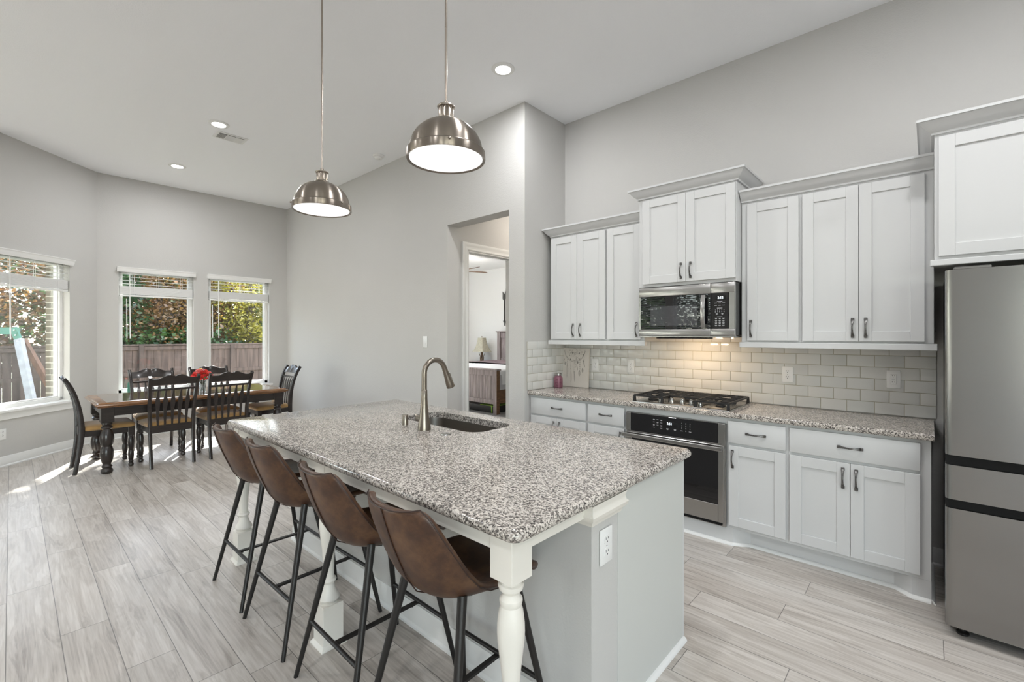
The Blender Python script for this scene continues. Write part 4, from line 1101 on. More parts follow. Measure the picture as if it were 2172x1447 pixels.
for sx in (-1, 1):
    for nm, fy_, ty in (('b', -.2575, -.1156), ('f', .245, .1263)):
        foot = Vector((sx*.240, fy_, 0)); topp = Vector((sx*.1435, ty, .650))
        legs[(sx, nm)] = (foot, topp)
        n_ = 6; pl_ = [foot + (topp-foot)*(i/n_) for i in range(n_+1)]
        lm = MB().tube(pl_, [.0095]+[.0095+.0065*i/n_ for i in range(1, n_+1)], 14)
        lg_ = lm.build('leg', M['black'], st)
def at(leg, z): f, t_ = legs[leg]; return f + (t_-f)*(z/t_.z)
hb_ = .215
MB().tube([at((-1,'f'), hb_+.02), at((1,'f'), hb_+.02)], .009, 12).build('footrest', M['black'], st)
MB().tube([at((-1,'b'), hb_+.02), at((1,'b'), hb_+.02)], .009, 12).build('back_rail', M['black'], st)
pf = (at((-1,'f'), hb_+.012) + at((1,'f'), hb_+.012))/2; pb = (at((-1,'b'), hb_+.012) + at((1,'b'), hb_+.012))/2
MB().bar(pb, pf, .020, .010).lathe([(0,0),(.006,0),(.006,.006),(0,.006)], (0, pb.y+.03, hb_+.001), 10).lathe([(0,0),(.006,0),(.006,.006),(0,.006)], (0, pf.y-.03, hb_+.001), 10).build('cross_bar', M['black'], st)
MB().bar((-.12,-.07,.622), (.12,.10,.622), .03, .008).bar((.12,-.07,.622), (-.12,.10,.622), .03, .008).build('seat_frame', M['black'], st)
SP = [(-2.945, 'brown leather bar stool farthest from the camera, at the dining end of the island', 0), (-2.405, 'brown leather bar stool second from the dining end, before the middle island leg', 1), (-1.778, 'brown leather bar stool just past the middle island leg, second from the near corner', -1), (-1.245, 'brown leather bar stool nearest the camera, beside the near corner leg of the island', 1)]
for i, (x, lab, a) in enumerate(SP):
    o = st if i == 0 else copy_thing(st)
    o['label'] = lab; o.location = (x, 1.0825, 0); o.rotation_euler = (0, 0, R_(a))

# ------------------------------------------------------------------ pendants
pe = local_root('pendant_lamp', '', 'pendant light', 'dome pendants over the island')
DZ0 = 2.281; PSC = .9; RL = (ZC-DZ0)/PSC
R0 = .192
dome = [(R0+.006, 0), (R0+.009, .006), (R0+.008, .040), (R0+.002, .046), (R0-.004, .048)]
for i in range(1, 13):
    a = (pi/2-.20)*i/12; dome.append(((R0-.006)*cos(a), .048 + .158*sin(a)))
dome += [(.040, .206)]
inner = [(r_-.003, z-.003) for r_, z in reversed(dome) if z > .01] + [(R0-.002, .004)]
mb = MB(); mb.loft([[ (max(r_, .001)*cos(2*pi*k/48), max(r_, .001)*sin(2*pi*k/48), z) for k in range(48)] for r_, z in dome+inner], cap=False, ring=True)
mb.build('dome_shade', M['dome'], pe, smooth=40)
MB().lathe([(0,.006),(R0-.006,.006),(R0-.006,.010),(0,.010)], (0,0,0), 48).build('glass_diffuser', M['pendlens'], pe)
mb = MB()
mb.lathe([(.046,.202),(.048,.206),(.046,.211),(.038,.213),(.036,.217)], (0,0,0), 30)
L = []
for z, r_ in ((.213,.034),(.216,.036),(.266,.036),(.269,.034)):
    L.append([((r_+.0022*(1 if k % 4 < 2 else -1))*cos(2*pi*k/64), (r_+.0022*(1 if k % 4 < 2 else -1))*sin(2*pi*k/64), z) for k in range(64)])
mb.loft(L)
mb.lathe([(.038,.266),(.044,.269),(.046,.273),(.044,.277),(.030,.279),(.012,.281),(.012,.300),(.008,.303),(.0065,.304)], (0,0,0), 30)
mb.build('socket_neck', M['nickel'], pe, smooth=30)
MB().lathe([(.0062,.300),(.0062,RL-.02)], (0,0,0), 14).lathe([(.0068,.68),(.0068,.685)], (0,0,0), 14).build('rod', M['nickel'], pe)
MB().lathe([(.0,RL-.028),(.04,RL-.028),(.062,RL-.012),(.062,RL-.0005),(0,RL-.0005)], (0,0,0), 28).build('ceiling_canopy', M['nickel'], pe)
for a in (R_(-35), R_(85), R_(205)):
    ps = MB(); ps.sphere(((R0+.012)*cos(a), (R0+.012)*sin(a), .032), .007, 10); ps.tube([(R0*cos(a), R0*sin(a), .032), ((R0+.012)*cos(a), (R0+.012)*sin(a), .032)], .003, 8)
    ps.build('thumb_screw', M['nickel'], pe)
pe.scale = (PSC,)*3; pe.location = (-1.644, 1.35, DZ0); pe['label'] = 'brushed nickel dome pendant nearer the camera, in front of the hall opening'
o = copy_thing(pe); o.location = (-2.890, 1.35, DZ0-.004); o.rotation_euler = (0, 0, R_(50)); o['label'] = 'brushed nickel dome pendant farther off, over the dining end of the island'

# ------------------------------------------------------------------ dining table
tb = root('dining_table', (-6.91, 1.555, 0), 'long dining table with honey brown top and thick black turned legs', 'table')
X0, X1, Y0, Y1, ZTB = -7.425, -6.385, .585, 2.525, .756
MB().box(X0+.10, X1-.10, Y0+.10, Y1-.10, ZTB-.01, ZTB+.0008).build('top_panel', M['darktop'], tb, smooth=0)
L = []
for ins, z in ((.030,.706),(.024,.709),(.022,.716),(.014,.720),(.004,.724),(.0,.732),(.002,.740),(.010,.744),(.022,.7465),(.026,.752),(.034,.756)):
    L.append([(x, y, z) for x, y in rrect(X0+ins, X1-ins, Y0+ins, Y1-ins, .004, 2)])
MB().loft(L).build('tabletop', M['honey'], tb)
MB().box(X0+.07, X1-.07, Y0+.07, Y0+.095, .61, .708).box(X0+.07, X1-.07, Y1-.095, Y1-.07, .61, .708).box(X0+.07, X0+.095, Y0+.07, Y1-.07, .61, .708).box(X1-.095, X1-.07, Y0+.07, Y1-.07, .61, .708).build('apron', M['dwood'], tb)
tp = [(.0,0),(.034,0),(.046,.006),(.052,.02),(.050,.04),(.040,.054),(.036,.06),(.044,.068),(.047,.076),(.042,.084),(.036,.094),(.036,.106),(.046,.13),(.055,.17),(.058,.205),(.055,.245),(.046,.275),(.041,.288),(.046,.296),(.054,.32),(.060,.355),(.059,.395),(.050,.435),(.040,.462),(.036,.472),(.044,.480),(.050,.490),(.046,.50),(.036,.508),(.040,.520),(.046,.526),(.046,.56)]
for x in (X0+.105, X1-.105):
    for y in (Y0+.105, Y1-.105):
        MB().lathe(tp, (x, y, 0), 26).box(x-.055, x+.055, y-.055, y+.055, .545, .708, .003, 1).build('leg', M['dwood'], tb)

# ------------------------------------------------------------------ dining chairs (front = +y, back legs at -y)
ch = local_root('dining_chair', '', 'dining chair', 'black slat back chairs around the dining table')
def post_path(sx):
    return [(sx*.198, -.238, 0), (sx*.199, -.222, .10), (sx*.200, -.200, .25), (sx*.202, -.186, .40), (sx*.203, -.186, .50), (sx*.207, -.198, .65), (sx*.213, -.226, .80), (sx*.220, -.272, .935), (sx*.224, -.322, 1.02)]
def back_y(z):
    P_ = post_path(1)
    for a, b in zip(P_, P_[1:]):
        if a[2] <= z <= b[2]: t = (z-a[2])/(b[2]-a[2]); return a[1]+(b[1]-a[1])*t
    return P_[-1][1]
for sx in (-1, 1):
    pts = [Vector(p) for p in post_path(sx)]; L = []
    # smooth the path
    for _ in range(2):
        q2 = [pts[0]]
        for a, b in zip(pts, pts[1:]): q2 += [a*.75+b*.25, a*.25+b*.75]
        pts = q2 + [pts[-1]]
    for i, p in enumerate(pts):
        t = (pts[min(i+1, len(pts)-1)] - pts[max(i-1, 0)]).normalized(); nY = Vector((0, t.z, -t.y))
        w_, d_ = .0155, .019 + .008*max(0, 1-abs(p.z-.45)/.3)
        L.append([p + Vector((x, 0, 0)) + nY*y for x, y in rrect(-w_, w_, -d_, d_, .005, 2)])
    MB().loft(L).build('back_post', M['dwood'], ch)
fl = [(0,0),(.016,0),(.024,.008),(.026,.022),(.021,.036),(.018,.042),(.024,.052),(.022,.06),(.018,.068),(.024,.09),(.028,.13),(.026,.165),(.020,.19),(.024,.20),(.029,.235),(.029,.275),(.023,.315),(.019,.33),(.025,.34),(.022,.352),(.020,.36)]
for sx in (-1, 1):
    MB().lathe(fl, (sx*.205, .222, 0), 20).box(sx*.205-.026, sx*.205+.026, .196, .248, .355, .445, .002, 1).build('front_leg', M['dwood'], ch)
MB().box(-.19, .19, .214, .238, .385, .445).box(-.21, -.188, -.18, .22, .385, .445).box(.188, .21, -.18, .22, .385, .445).box(-.2, .2, -.200, -.172, .385, .465).build('seat_rail', M['dwood'], ch)
# cushion
L = []
for ins, z in ((.012,.444),(.002,.452),(.0,.470),(.006,.484),(.025,.496),(.06,.504),(.12,.508)):
    L.append([(x*(1.0 + .10*(y+.2)/.45), y, z) for x, y in rrect(-.215+ins, .215-ins, -.172+ins*.6, .262-ins, max(.04-ins*.2, .01), 5)])
MB().loft(L).build('seat_cushion', M['suede'], ch, smooth=60)
# crest rail with two humps
cr = MB(); L = []; n_ = 36
for i in range(n_+1):
    t = i/n_; x = -.219 + .438*t; s_ = 2*t-1
    zt = .998 + .040*max(0, cos(pi*abs(s_)*.95 - .48))**1.5 - .012*math.exp(-(s_/.16)**2)
    zb = .918 + .006*(1-s_*s_)
    yb, yt = back_y(zb)-.012*(1-s_*s_), back_y(1.0)-.012*(1-s_*s_)
    L.append([(x, yb-.010, zb), (x, yb+.011, zb), (x, (yb+yt)/2+.012, (zb+zt)/2), (x, yt+.011, zt-.006), (x, yt+.006, zt), (x, yt-.008, zt), (x, yt-.013, zt-.006), (x, (yb+yt)/2-.011, (zb+zt)/2)])
cr.loft(L).build('crest_rail', M['dwood'], ch, smooth=50)
zr = .868
MB().loft([[(x, back_y(zr)-.012*(1-(x/.21)**2)+dy, zr+dz) for dy, dz in ((-.009,-.011),(.010,-.011),(.010,.011),(-.009,.011))] for x in [-.208+.416*i/10 for i in range(11)]]).build('slat_rail', M['dwood'], ch)
for k_ in range(5):
    xs_ = -.132 + .066*k_; L = []
    for t in [i/16 for i in range(17)]:
        z = .455 + (zr-.455)*t; y = back_y(z)-.012*(1-(xs_/.21)**2)*t
        w_ = .0075 + .0135*math.exp(-((t-.66)/.17)**2) + .0055*math.exp(-((t-.35)/.28)**2)
        x = xs_*(1+.08*t)
        L.append([(x-w_, y-.004, z), (x+w_, y-.004, z), (x+w_, y+.005, z), (x-w_, y+.005, z)])
    MB().loft(L).build('slat', M['dwood'], ch)
CH = [(-6.857, .690, 0, 'black dining chair at the near left end of the table, below the bay window'),
      (-6.548, 1.228, 92, 'black dining chair on the camera side of the table, left one of the two'),
      (-6.545, 1.795, 91, 'black dining chair on the camera side of the table, right one next to the island'),
      (-7.255, 1.245, -90, 'black dining chair behind the table under the left dining window'),
      (-7.255, 1.890, -90, 'black dining chair behind the table, back seen past the red roses'),
      (-6.950, 2.500, 180, 'black dining chair at the far end of the table against the long grey wall')]
for i, (x, y, a, lab) in enumerate(CH):
    o = ch if i == 0 else copy_thing(ch)
    o['label'] = lab; o.location = (x, y, 0); o.rotation_euler = (0, 0, R_(a))

# ------------------------------------------------------------------ vase with roses
VX, VY = -6.785, 1.63
va = root('flower_vase', (VX, VY, ZTB), 'small clear glass vase on the dining table', 'vase')
vp = [(.0,.0),(.034,.0),(.036,.006),(.033,.05),(.036,.11),(.044,.15)]
MB().lathe([(0,.0005)] + vp[1:] + [(.0415,.15),(.0335,.11),(.0305,.05),(.031,.012),(0,.012)], (VX, VY, ZTB), 26).build('glass', M['vase'], va)
bq = root('rose_bouquet', (VX, VY, ZTB+.015), 'bunch of coral red and pink roses in the glass vase', 'flowers')
rnd = random.Random(11)
mb = MB()
def rose(c, r, d, m):
    mb = MB(); d = Vector(d).normalized(); A = d.to_track_quat('Z', 'Y').to_matrix()
    for ring_, (n_, rr_, open_, hh) in enumerate(((3,.22,.1,.75),(4,.42,.25,.8),(5,.68,.5,.78),(6,.92,.85,.66))):
        for k_ in range(n_):
            a0 = 2*pi*k_/n_ + ring_*.7
            L = []
            for j in range(5):
                v = j/4; rad = r*rr_*(.35+.65*sin(pi/2*v)) + r*open_*.30*v*v; z = r*hh*(v-.35) - r*open_*.25*v*v*v
                L.append([A @ Vector((rad*cos(a0+w_), rad*sin(a0+w_), z+.02*r*cos(5*w_))) + Vector(c) for w_ in [(-.85+1.7*i/5)*(2.6/n_)*(1 if j < 4 else .8) for i in range(6)]])
            mb.loft(L, closed=False, cap=False)
    mb.lathe([(0,-.4*r),(.3*r,-.36*r),(.5*r,-.15*r),(.3*r,.05*r),(0,.1*r)], c, 10, A)
    return mb.build('rose', m, bq, smooth=60)
rs = [((0.025,.005,.215),.062,(.9,-.5,.35),'petal_red'),((.0,-.075,.205),.050,(.6,-.9,.5),'petal_red'),((-.01,.07,.235),.042,(.4,.6,.8),'petal_pink'),((-.015,-.02,.27),.042,(.2,-.1,1),'petal_pink'),((.01,-.045,.265),.030,(.5,-.3,.9),'petal_pink'),((-.05,.03,.22),.045,(-.8,.3,.5),'petal_red'),((.01,.095,.205),.034,(.5,.9,.3),'petal_pink'),((-.02,-.02,.285),.022,(.3,-.2,.9),'petal_yel'),((.02,-.10,.155),.022,(.3,-.9,.1),'petal_yel')]
stems = MB()
for c, r_, d, m in rs:
    cc = Vector(c)+Vector((VX, VY, ZTB)); rose(cc, r_, d, M[m])
    stems.tube([(VX-(c[0])*.3, VY-c[1]*.25, ZTB+.016), (VX+c[0]*.2, VY+c[1]*.2, ZTB+.12), cc-Vector(d).normalized()*r_*.3], .0028, 6)
stems.build('stems', M['stem'], bq)
lv = MB()
for i in range(14):
    a = rnd.uniform(0, 2*pi); b_ = rnd.uniform(.15, .23); p = Vector((VX+.05*cos(a), VY+.06*sin(a), ZTB+b_)); d = Vector((cos(a), sin(a), rnd.uniform(-.3,.5))).normalized(); s_ = d.cross(Vector((0,0,1))).normalized()
    lv.loft([[p+s_*w_*.016*k_+d*t*.055+Vector((0,0,.006*(abs(k_)-t*t*2))) for k_ in (-1,0,1)] for t, w_ in ((0,.2),(.3,.9),(.6,.8),(1,.05))], closed=False, cap=False)
lv.build('leaves', M['leafgreen'], bq)

# small bottle standing on the window sill behind the chair
sb = root('sill_bottle', (-8.49, 1.155, WZ0), 'small teal bottle with a dark red-banded neck on the dining window sill', 'bottle')
MB().lathe([(0,0),(.030,0),(.032,.004),(.032,.13),(.028,.15),(.015,.165),(0,.165)], (-8.49, 1.155, WZ0+.002), 18).build('bottle_body', M['teal'], sb)
MB().lathe([(0,.164),(.014,.164),(.012,.20),(.014,.202),(.014,.225),(0,.226)], (-8.49, 1.155, WZ0+.002), 16).build('neck', M['black'], sb)
MB().lathe([(.0135,.182),(.0145,.183),(.0145,.198),(.0135,.199)], (-8.49, 1.155, WZ0+.002), 16).build('red_band', M['petal_red'], sb)
# ------------------------------------------------------------------ bedroom seen through the opening
bd = root('bed', (-6.93, 7.1, 0), 'grey-brown wooden bed with white covers seen through the bedroom doorway', 'bed')
bx0, bx1, by0, by1 = -8.0, -5.865, 6.0, 8.22
fb = MB()
fb.box(bx1-.085, bx1, by0, by0+.085, 0, .815, .003, 1).box(bx0, bx0+.085, by0, by0+.085, 0, .815, .003, 1)
fb.box(bx0+.08, bx1-.08, by0+.01, by0+.07, .715, .815, .003, 1).box(bx0+.08, bx1-.08, by0+.01, by0+.07, .19, .27, .003, 1)
fb.box(bx0-.015, bx1+.02, by0-.02, by0+.105, .815, .842, .004, 1)
n_ = 24
for i in range(n_):
    a = bx0+.085+(bx1-bx0-.17)*i/n_; b_ = bx0+.085+(bx1-bx0-.17)*(i+1)/n_
    fb.box(a+.002, b_-.002, by0+.028, by0+.05, .27, .715, .003, 1)
fb.build('footboard', M['greywood'], bd)
MB().box(bx1-.0005, bx1+.003, by0+.002, by0+.083, 0.01, .812).build('post_side', M['brownwood'], bd)
hbm = MB()
hbm.box(bx0, bx0+.11, by1-.02, by1+.06, 0, 1.54, .003, 1).box(bx1-.11, bx1, by1-.02, by1+.06, 0, 1.54, .003, 1).box(bx0+.1, bx1-.1, by1, by1+.05, 1.40, 1.54, .003, 1).box(bx0+.1, bx1-.1, by1, by1+.05, .75, .90, .003, 1)
hbm.box(bx0-.03, bx1+.03, by1-.04, by1+.08, 1.54, 1.57, .004, 1)
n_ = 22
for i in range(n_):
    a = bx0+.11+(bx1-bx0-.22)*i/n_; b_ = bx0+.11+(bx1-bx0-.22)*(i+1)/n_
    hbm.box(a+.002, b_-.002, by1+.015, by1+.035, .5, 1.42, .003, 1)
hbm.build('headboard', M['greywood'], bd)
for xa in (bx1-.06, bx0+.02): MB().box(xa, xa+.04, by0+.08, by1, .20, .45, .003, 1).build('side_rail', M['brownwood'], bd)
def blanket(x0, x1, y0, y1, zt, drop, fold, seed):
    rnd_ = random.Random(seed); ph = [rnd_.uniform(0, 6) for _ in range(6)]
    xc, yc = (x0+x1)/2, (y0+y1)/2
    def fn(u, v):
        # u across with overhang, v along
        w = (x1-x0)/2; s_ = (u-.5)*2*(w+drop)
        y = y0+(y1-y0)*v
        a = abs(s_)
        if a < w-.06: return Vector((xc+s_, y, zt+.006*sin(9*v+ph[0])+.006*sin(7*u+ph[1])))
        t = a-(w-.06); sg = 1 if s_ > 0 else -1
        x = w-.06+.06*min(1, t/.09)**.7; z = zt-max(0, t-.03)
        wob = fold*sin(38*v+ph[2]+2*sin(9*v+ph[3]))*min(1, t/.2)
        return Vector((xc+sg*(x+max(0, wob)+fold*.3), y, z))
    return MB().grid(fn, 40, 60)
MB().box(bx0+.07, bx1-.07, by0+.10, by1-.03, .45, .80, .05, 3).build('mattress', M['white_cloth'], bd)
blanket(bx0+.05, bx1-.05, by0+.095, by1-.05, .815, .46, .022, 3).build('lower_cover', M['grey_cloth'], bd, smooth=80, recalc=False)
blanket(bx0+.04, bx1-.04, by0+.09, by0+1.7, .835, .26, .018, 5).build('white_cover', M['white_cloth'], bd, smooth=80, recalc=False)
blanket(bx0+.035, bx1-.035, by0+1.05, by1-.1, .858, .16, .012, 8).build('mauve_throw', M['mauve'], bd, smooth=80, recalc=False)
ns = root('nightstand', (-8.45, 8.1, 0), 'wooden nightstand hidden behind the bed, carrying the lamp', 'nightstand')
MB().box(-8.78, -8.12, 7.92, 8.32, .08, .76, .004, 1).box(-8.80, -8.10, 7.90, 8.33, .76, .79, .004, 1).box(-8.76, -8.70, 7.94, 8.0, 0, .08).box(-8.20, -8.14, 7.94, 8.0, 0, .08).box(-8.76, -8.70, 8.24, 8.3, 0, .08).box(-8.20, -8.14, 8.24, 8.3, 0, .08).build('case', M['greywood'], ns)
for z in (.30, .56):
    d = MB().box(-8.74, -8.16, 7.905, 7.93, z-.10, z+.11, .003, 1).build('drawer', M['greywood'], ns)
    MB().sphere((-8.45, 7.895, z), .014, 10).build('knob', M['black'], d)
LX, LYB = -8.44, 8.10
tl = root('table_lamp', (LX, LYB, .79), 'antler base table lamp with a flared linen shade beside the bed', 'lamp')
an = MB().lathe([(0,0),(.075,0),(.075,.015),(.055,.025),(.03,.03),(0,.03)], (LX, LYB, .79), 18)
rnd = random.Random(5)
for k_ in range(4):
    a = k_*pi/2+.4
    an.tube([(LX+.035*cos(a), LYB+.035*sin(a), .81), (LX+.055*cos(a+.6), LYB+.03*sin(a+.6), .90), (LX+.02*cos(a+2), LYB+.02*sin(a+2), .99), (LX+.05*cos(a+2.6), LYB+.03*sin(a+2.6), 1.06)], [.016,.013,.011,.005], 8)
    an.tube([(LX+.05*cos(a+.6), LYB+.03*sin(a+.6), .92), (LX+.11*cos(a+.4), LYB+.05*sin(a+.4), 1.02)], [.010,.004], 8)
an.tube([(LX, LYB, .81), (LX, LYB, 1.10)], .007, 8)
an.build('antler_base', M['antler'], tl)
MB().loft([[(LX+x, LYB+y, z) for x, y in rrect(-h_, h_, -h_*.8, h_*.8, .02, 3)] for h_, z in ((.205,1.045),(.165,1.10),(.125,1.20),(.098,1.32),(.088,1.40))], cap=False).build('lamp_shade', M['shade'], tl)
MB().lathe([(.006,1.38),(.006,1.415),(.012,1.425),(.006,1.44),(0,1.445)], (LX, LYB, 0), 10).build('finial', M['antler'], tl)
ar = root('wall_arrow', (-7.86, 8.33, 1.70), 'dark arrow hanging upright on the bedroom wall above the headboard', 'wall decoration')
AX, AY = -7.86, 8.325
MB().tube([(AX-.012, AY, 2.50), (AX-.006, AY, 2.3), (AX+.004, AY, 2.0), (AX, AY, 1.78)], .014, 8).build('shaft', M['black'], ar)
MB().loft([[(AX-.05, AY-.006, 1.83), (AX, AY-.006, 1.70), (AX+.05, AY-.006, 1.83), (AX, AY-.006, 1.80)], [(AX-.05, AY+.012, 1.83), (AX, AY+.012, 1.70), (AX+.05, AY+.012, 1.83), (AX, AY+.012, 1.80)]]).build('arrow_head', M['pewter'], ar)
f_ = MB()
for s_ in (-1, 1): f_.loft([[(AX-.012+s_*.012, y, 2.33), (AX-.012+s_*.052, y, 2.38), (AX-.012+s_*.052, y, 2.56), (AX-.012+s_*.012, y, 2.50)] for y in (AY-.005, AY+.005)])
f_.build('fletching', M['pewter'], ar)
# ceiling fan
FCX, FCY, FZ = -7.35, 6.35, 2.83
fan = root('ceiling_fan', (FCX, FCY, FZ), 'dark bladed ceiling fan in the bedroom', 'ceiling fan')
MB().lathe([(0,-.07),(.06,-.06),(.10,-.02),(.10,.04),(.05,.08),(.014,.09),(.014,.26),(.06,.29),(.07,.329),(0,.329)], (FCX, FCY, FZ), 24).build('motor', M['dwood'], fan)
for k_ in range(5):
    a = R_(-3) + 2*pi*k_/5
    Mf = Matrix.Translation((FCX, FCY, FZ)) @ Matrix.Rotation(a, 4, 'Z') @ Matrix.Rotation(R_(17), 4, 'X')
    b_ = MB().loft([[(x, y, z) for x, y in ((.10,-.03),(.22,-.055),(.62,-.07),(.67,-.03),(.66,.05),(.60,.07),(.22,.055),(.10,.03))] for z in (-.004, .004)])
    b_.bm.transform(Mf); b_.build('blade', M['brownwood'], fan)
l = bpy.data.lights.new('fan_fill_lamp', 'POINT'); l.energy = 42; l.shadow_soft_size = .12; l.color = (1, .98, .95)  # lamp added under the fan to light the bedroom
lo = bpy.data.objects.new('fan_fill_lamp', l); COL.objects.link(lo); lo.parent = fan; lo.location = (0, 0, -.16)
MB().lathe([(0,-.15),(.07,-.13),(.10,-.09),(.09,-.065),(0,-.06)], (FCX, FCY, FZ), 20).build('added_light_bowl', M['pendlens'], fan)  # bowl added around the fill lamp, out of view
bxr = root('storage_box', (-6.30, 6.35, 0), 'flat black box with a lime green edge under the foot of the bed', 'box')
MB().box(-6.72, -6.03, 6.12, 6.6, .0, .132, .006, 1).build('case', M['blackplastic'], bxr)
MB().box(-6.42, -6.02, 6.11, 6.61, .128, .140, .003, 1).box(-6.12, -6.09, 6.112, 6.61, .0, .139, .003, 1).build('edge', M['green'], bxr)
rg = MB().box(-5.84, -4.4, 6.9, 8.1, .0, .012).build('area_rug', pbr('speckled_rug', (.45,.44,.42), .95, var=(14, .7), kind='World')); setp(rg, 'speckled grey and white rug beside the bed', 'rug')
# hall ceiling lamp, added out of view to light the hall
hl = local_root('added_hall_light', 'added flush ceiling light in the hall, out of view', 'light')
MB().lathe([(0,-.09),(.08,-.085),(.13,-.06),(.15,-.02),(.15,0),(0,0)], (0,0,0), 24).build('glass_bowl', M['pendlens'], hl)
l = bpy.data.lights.new('hall_fill_lamp', 'POINT'); l.energy = 6; l.shadow_soft_size = .1; l.color = (1, .90, .78)
lo = bpy.data.objects.new('hall_fill_lamp', l); COL.objects.link(lo); lo.parent = hl; lo.location = (0, 0, -.15)
hl.location = (-3.52, 4.5, 3.049)

# ------------------------------------------------------------------ back yard
GZ = -.6
o = MB().box(-60, -7.1, -40, 40, GZ-.3, GZ).build('ground', M['grass']); o['kind'] = 'structure'; setp(o, 'grass of the back yard beyond the windows', 'lawn')
o = MB().box(-7.1, 12, -40, -5.3, GZ-.3, GZ).build('ground_patio', pbr('concrete', (.42,.41,.39), .9, var=(2,.1))); o['kind'] = 'structure'; setp(o, 'pale concrete patio behind the living room', 'patio')
fe = root('wooden_fence', (-14.5, 1.0, GZ), 'weathered brown wooden fence across the back yard', 'fence')
rnd = random.Random(3)
mb = MB(); y = -12.0
while y < 12:
    w_ = .138; h_ = 1.80 + rnd.uniform(-.008, .008)
    mb.box(-14.52-.012+rnd.uniform(0, .006), -14.50+rnd.uniform(0, .006), y, y+w_, GZ+.03, GZ+h_); y += w_+.005
mb.build('pickets', M['fence'], fe, smooth=0)
for z in (.22, 1.10, 1.74): MB().box(-14.49, -14.45, -12, 12, GZ+z-.045, GZ+z+.045).build('rail', M['fence'], fe)
MB().box(-14.56, -14.43, -12, 12, GZ+1.80, GZ+1.838).build('cap_board', M['fence'], fe)
for k_ in range(13):
    y = 2.18 + 2.0*(k_-7); MB().box(-14.45, -14.40, y-.045, y+.045, GZ, GZ+1.82).build('post', M['fence'], fe)

def tree(label, x, y, h, rx, ry, mat, n, seed, zc=None, leaf=.15, trunk=True, spread=1.0, name='tree'):
    r = root(name, (x, y, GZ), label, 'tree', 'trees behind the fence')
    rnd_ = random.Random(seed); mb = MB()
    zc = zc if zc is not None else GZ + h*.62; rz = (GZ+h-zc)
    cl = [(rnd_.gauss(0, .5), rnd_.gauss(0, .5), rnd_.uniform(-1, 1)) for _ in range(60)]
    for i in range(n):
        c_ = cl[i % len(cl)]
        d = Vector((c_[0]+rnd_.gauss(0,.22), c_[1]+rnd_.gauss(0,.22), c_[2]+rnd_.gauss(0,.2)))
        if d.length > 1.15: d = d.normalized()*rnd_.uniform(.7, 1.12)
        p = Vector((x+d.x*rx, y+d.y*ry, zc+d.z*rz))
        if p.z < GZ+.2: continue
        a = Vector((rnd_.gauss(0,1), rnd_.gauss(0,1), rnd_.gauss(0,.6))).normalized(); b_ = a.cross(Vector((rnd_.gauss(0,1), rnd_.gauss(0,1), rnd_.gauss(0,1)))).normalized()
        s_ = leaf*rnd_.uniform(.5, 1.2)
        mb.quad([p-a*s_*.5, p+b_*s_*.28, p+a*s_*.5, p-b_*s_*.28])
    mb.build('foliage', mat, r, smooth=0, recalc=False)
    tk = MB(); tk.tube([(x, y, GZ), (x+.05, y+.06, GZ+h*.3), (x-.03, y+.02, GZ+h*.6), (x+.05, y-.05, GZ+h*.9)], [.11, .09, .06, .02], 8)
    for k_ in range(14):
        a = rnd_.uniform(0, 2*pi); z0 = GZ+h*rnd_.uniform(.25, .75); L_ = rnd_.uniform(.5, 1.3)*spread
        p0 = Vector((x, y, z0)); p1 = p0+Vector((cos(a)*L_*.5, sin(a)*L_*.5, .25*L_)); p2_ = p0+Vector((cos(a)*L_*1.1, sin(a)*L_*1.1, .35*L_+rnd_.uniform(-.3,.4)))
        tk.tube([p0, p1, p2_], [.035, .02, .006], 6)
    tk.build('trunk', M['bark'], r)
    return r
tree('bronze leaved tree behind the fence, seen through the bay window', -16.3, -.4, 4.5, 1.5, 2.0, M['leaf_brown'], 10000, 1, leaf=.12)
tree('dark green ivy-like tree behind the fence, at the right of the bay window', -15.9, 1.55, 4.4, .9, .95, M['leaf_dark'], 6500, 2)
tree('bronze and silver leaved tree behind the fence, seen through the middle window', -16.3, 2.9, 4.4, 1.4, 1.3, M['leaf_brown'], 9000, 3, leaf=.11)
tree('olive leaved tree behind the fence between the two dining windows', -17.4, 3.6, 4.7, 1.5, 1.6, M['leaf_mid'], 6500, 4)
tree('bright yellow-green tree behind the fence, seen through the right dining window', -16.2, 5.1, 4.5, 1.3, 1.15, M['leaf_yel'], 8000, 5, leaf=.12)
tree('bronze tree behind the fence, left part of the right dining window', -16.9, 4.2, 4.4, 1.2, 1.1, M['leaf_brown'], 5000, 9)
tree('dark tree behind the fence beyond the right dining window', -16.6, 6.9, 4.6, 1.5, 1.6, M['leaf_dark'], 4500, 6)
tree('dark tree at the far left behind the fence', -16.8, -3.2, 4.6, 1.7, 2.0, M['leaf_mid'], 5000, 7)
tree('low dark shrub right behind the fence boards', -15.4, 3.2, 2.25, .5, 2.4, M['leaf_dark'], 4000, 8)
tree('dense dark hedge tree far behind the fence, left part', -19.0, -2.0, 5.2, 1.0, 3.2, M['leaf_dark'], 7000, 12, leaf=.26)
tree('dense dark hedge tree far behind the fence, middle part', -19.2, 3.6, 5.2, 1.0, 3.0, M['leaf_brown'], 7000, 13, leaf=.26)
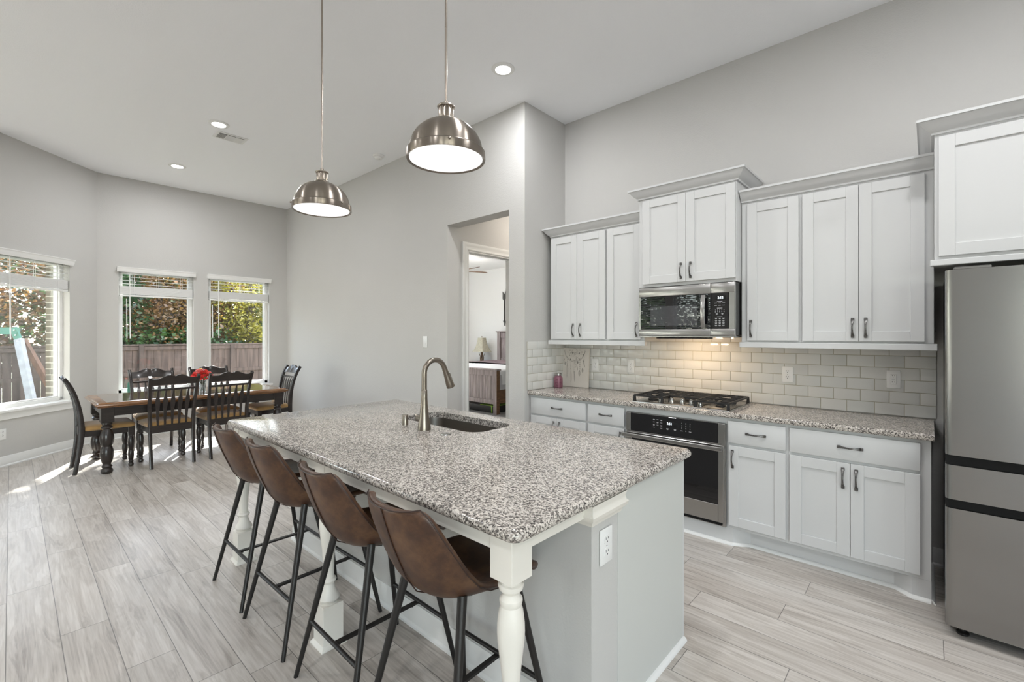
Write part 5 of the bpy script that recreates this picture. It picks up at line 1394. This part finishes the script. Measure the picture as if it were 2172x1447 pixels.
tree('dense dark hedge tree far behind the fence, right part', -19.0, 8.2, 5.2, 1.0, 3.0, M['leaf_mid'], 6000, 14, leaf=.26)
tree('tall thin trunked tree behind the fence, unseen high crown added as sun shade', -15.7, 5.0, 10.4, .9, 1.0, M['leaf_dark'], 1700, 21, zc=8.35, leaf=.22)  # added tree; crown above the view blocks part of the window sun
tree('dark tree behind the living room, left', -6.9, -8.4, 5.0, 1.6, 1.2, M['leaf_dark'], 5000, 31, leaf=.2)
tree('dark tree behind the living room, right', -4.3, -8.6, 5.0, 1.6, 1.2, M['leaf_dark'], 5000, 32, leaf=.2)
# A-frame stand outside the bay window
sw = root('swing_stand', (-11.6, .2, GZ), 'A-frame stand with a green top bracket and grey leg outside the bay window', 'swing stand')
rv = Vector((.738, .6744, 0)); fv = Vector((-.6745, .738, 0)); tpv = Vector((-11.78, .07, 0))
Vz = lambda z: Vector((0,0,z))
mb = MB()
mb.bar(tpv+Vz(1.545)-rv*1.6, tpv+Vz(1.545)+rv*.02, .05, .12, (0,0,1)); mb.bar(tpv+Vz(1.60)-rv*.06, tpv+Vz(1.26)+rv*.075, .11, .035, fv)
mb.build('bracket', M['teal'], sw)
bo = MB()
for s_, z in ((-.02,1.56),(.0,1.47),(.04,1.37),(-.28,1.565),(-.28,1.52)): bo.sphere(tpv+rv*s_+Vz(z)-fv*.032, .014, 8)
bo.build('bolts', M['trim'], sw)
MB().bar(tpv+Vz(1.40)+rv*.03, tpv+Vz(GZ)+rv*.72-fv*.25, .115, .07, fv).build('front_leg', M['galv'], sw)
MB().bar(tpv+Vz(1.40)+rv*.01+fv*.08, tpv+Vz(GZ)+rv*.45+fv*.75, .10, .06, fv).build('rear_leg', M['rustwood'], sw)
MB().bar(tpv+Vz(1.40)-rv*1.6, tpv+Vz(GZ)-rv*1.95-fv*.25, .10, .06, fv).bar(tpv+Vz(1.40)-rv*1.6+fv*.08, tpv+Vz(GZ)-rv*1.95+fv*.75, .10, .06, fv).build('left_legs', M['galv'], sw)

for o in bpy.data.objects:
    if '_w' in o: del o['_w']
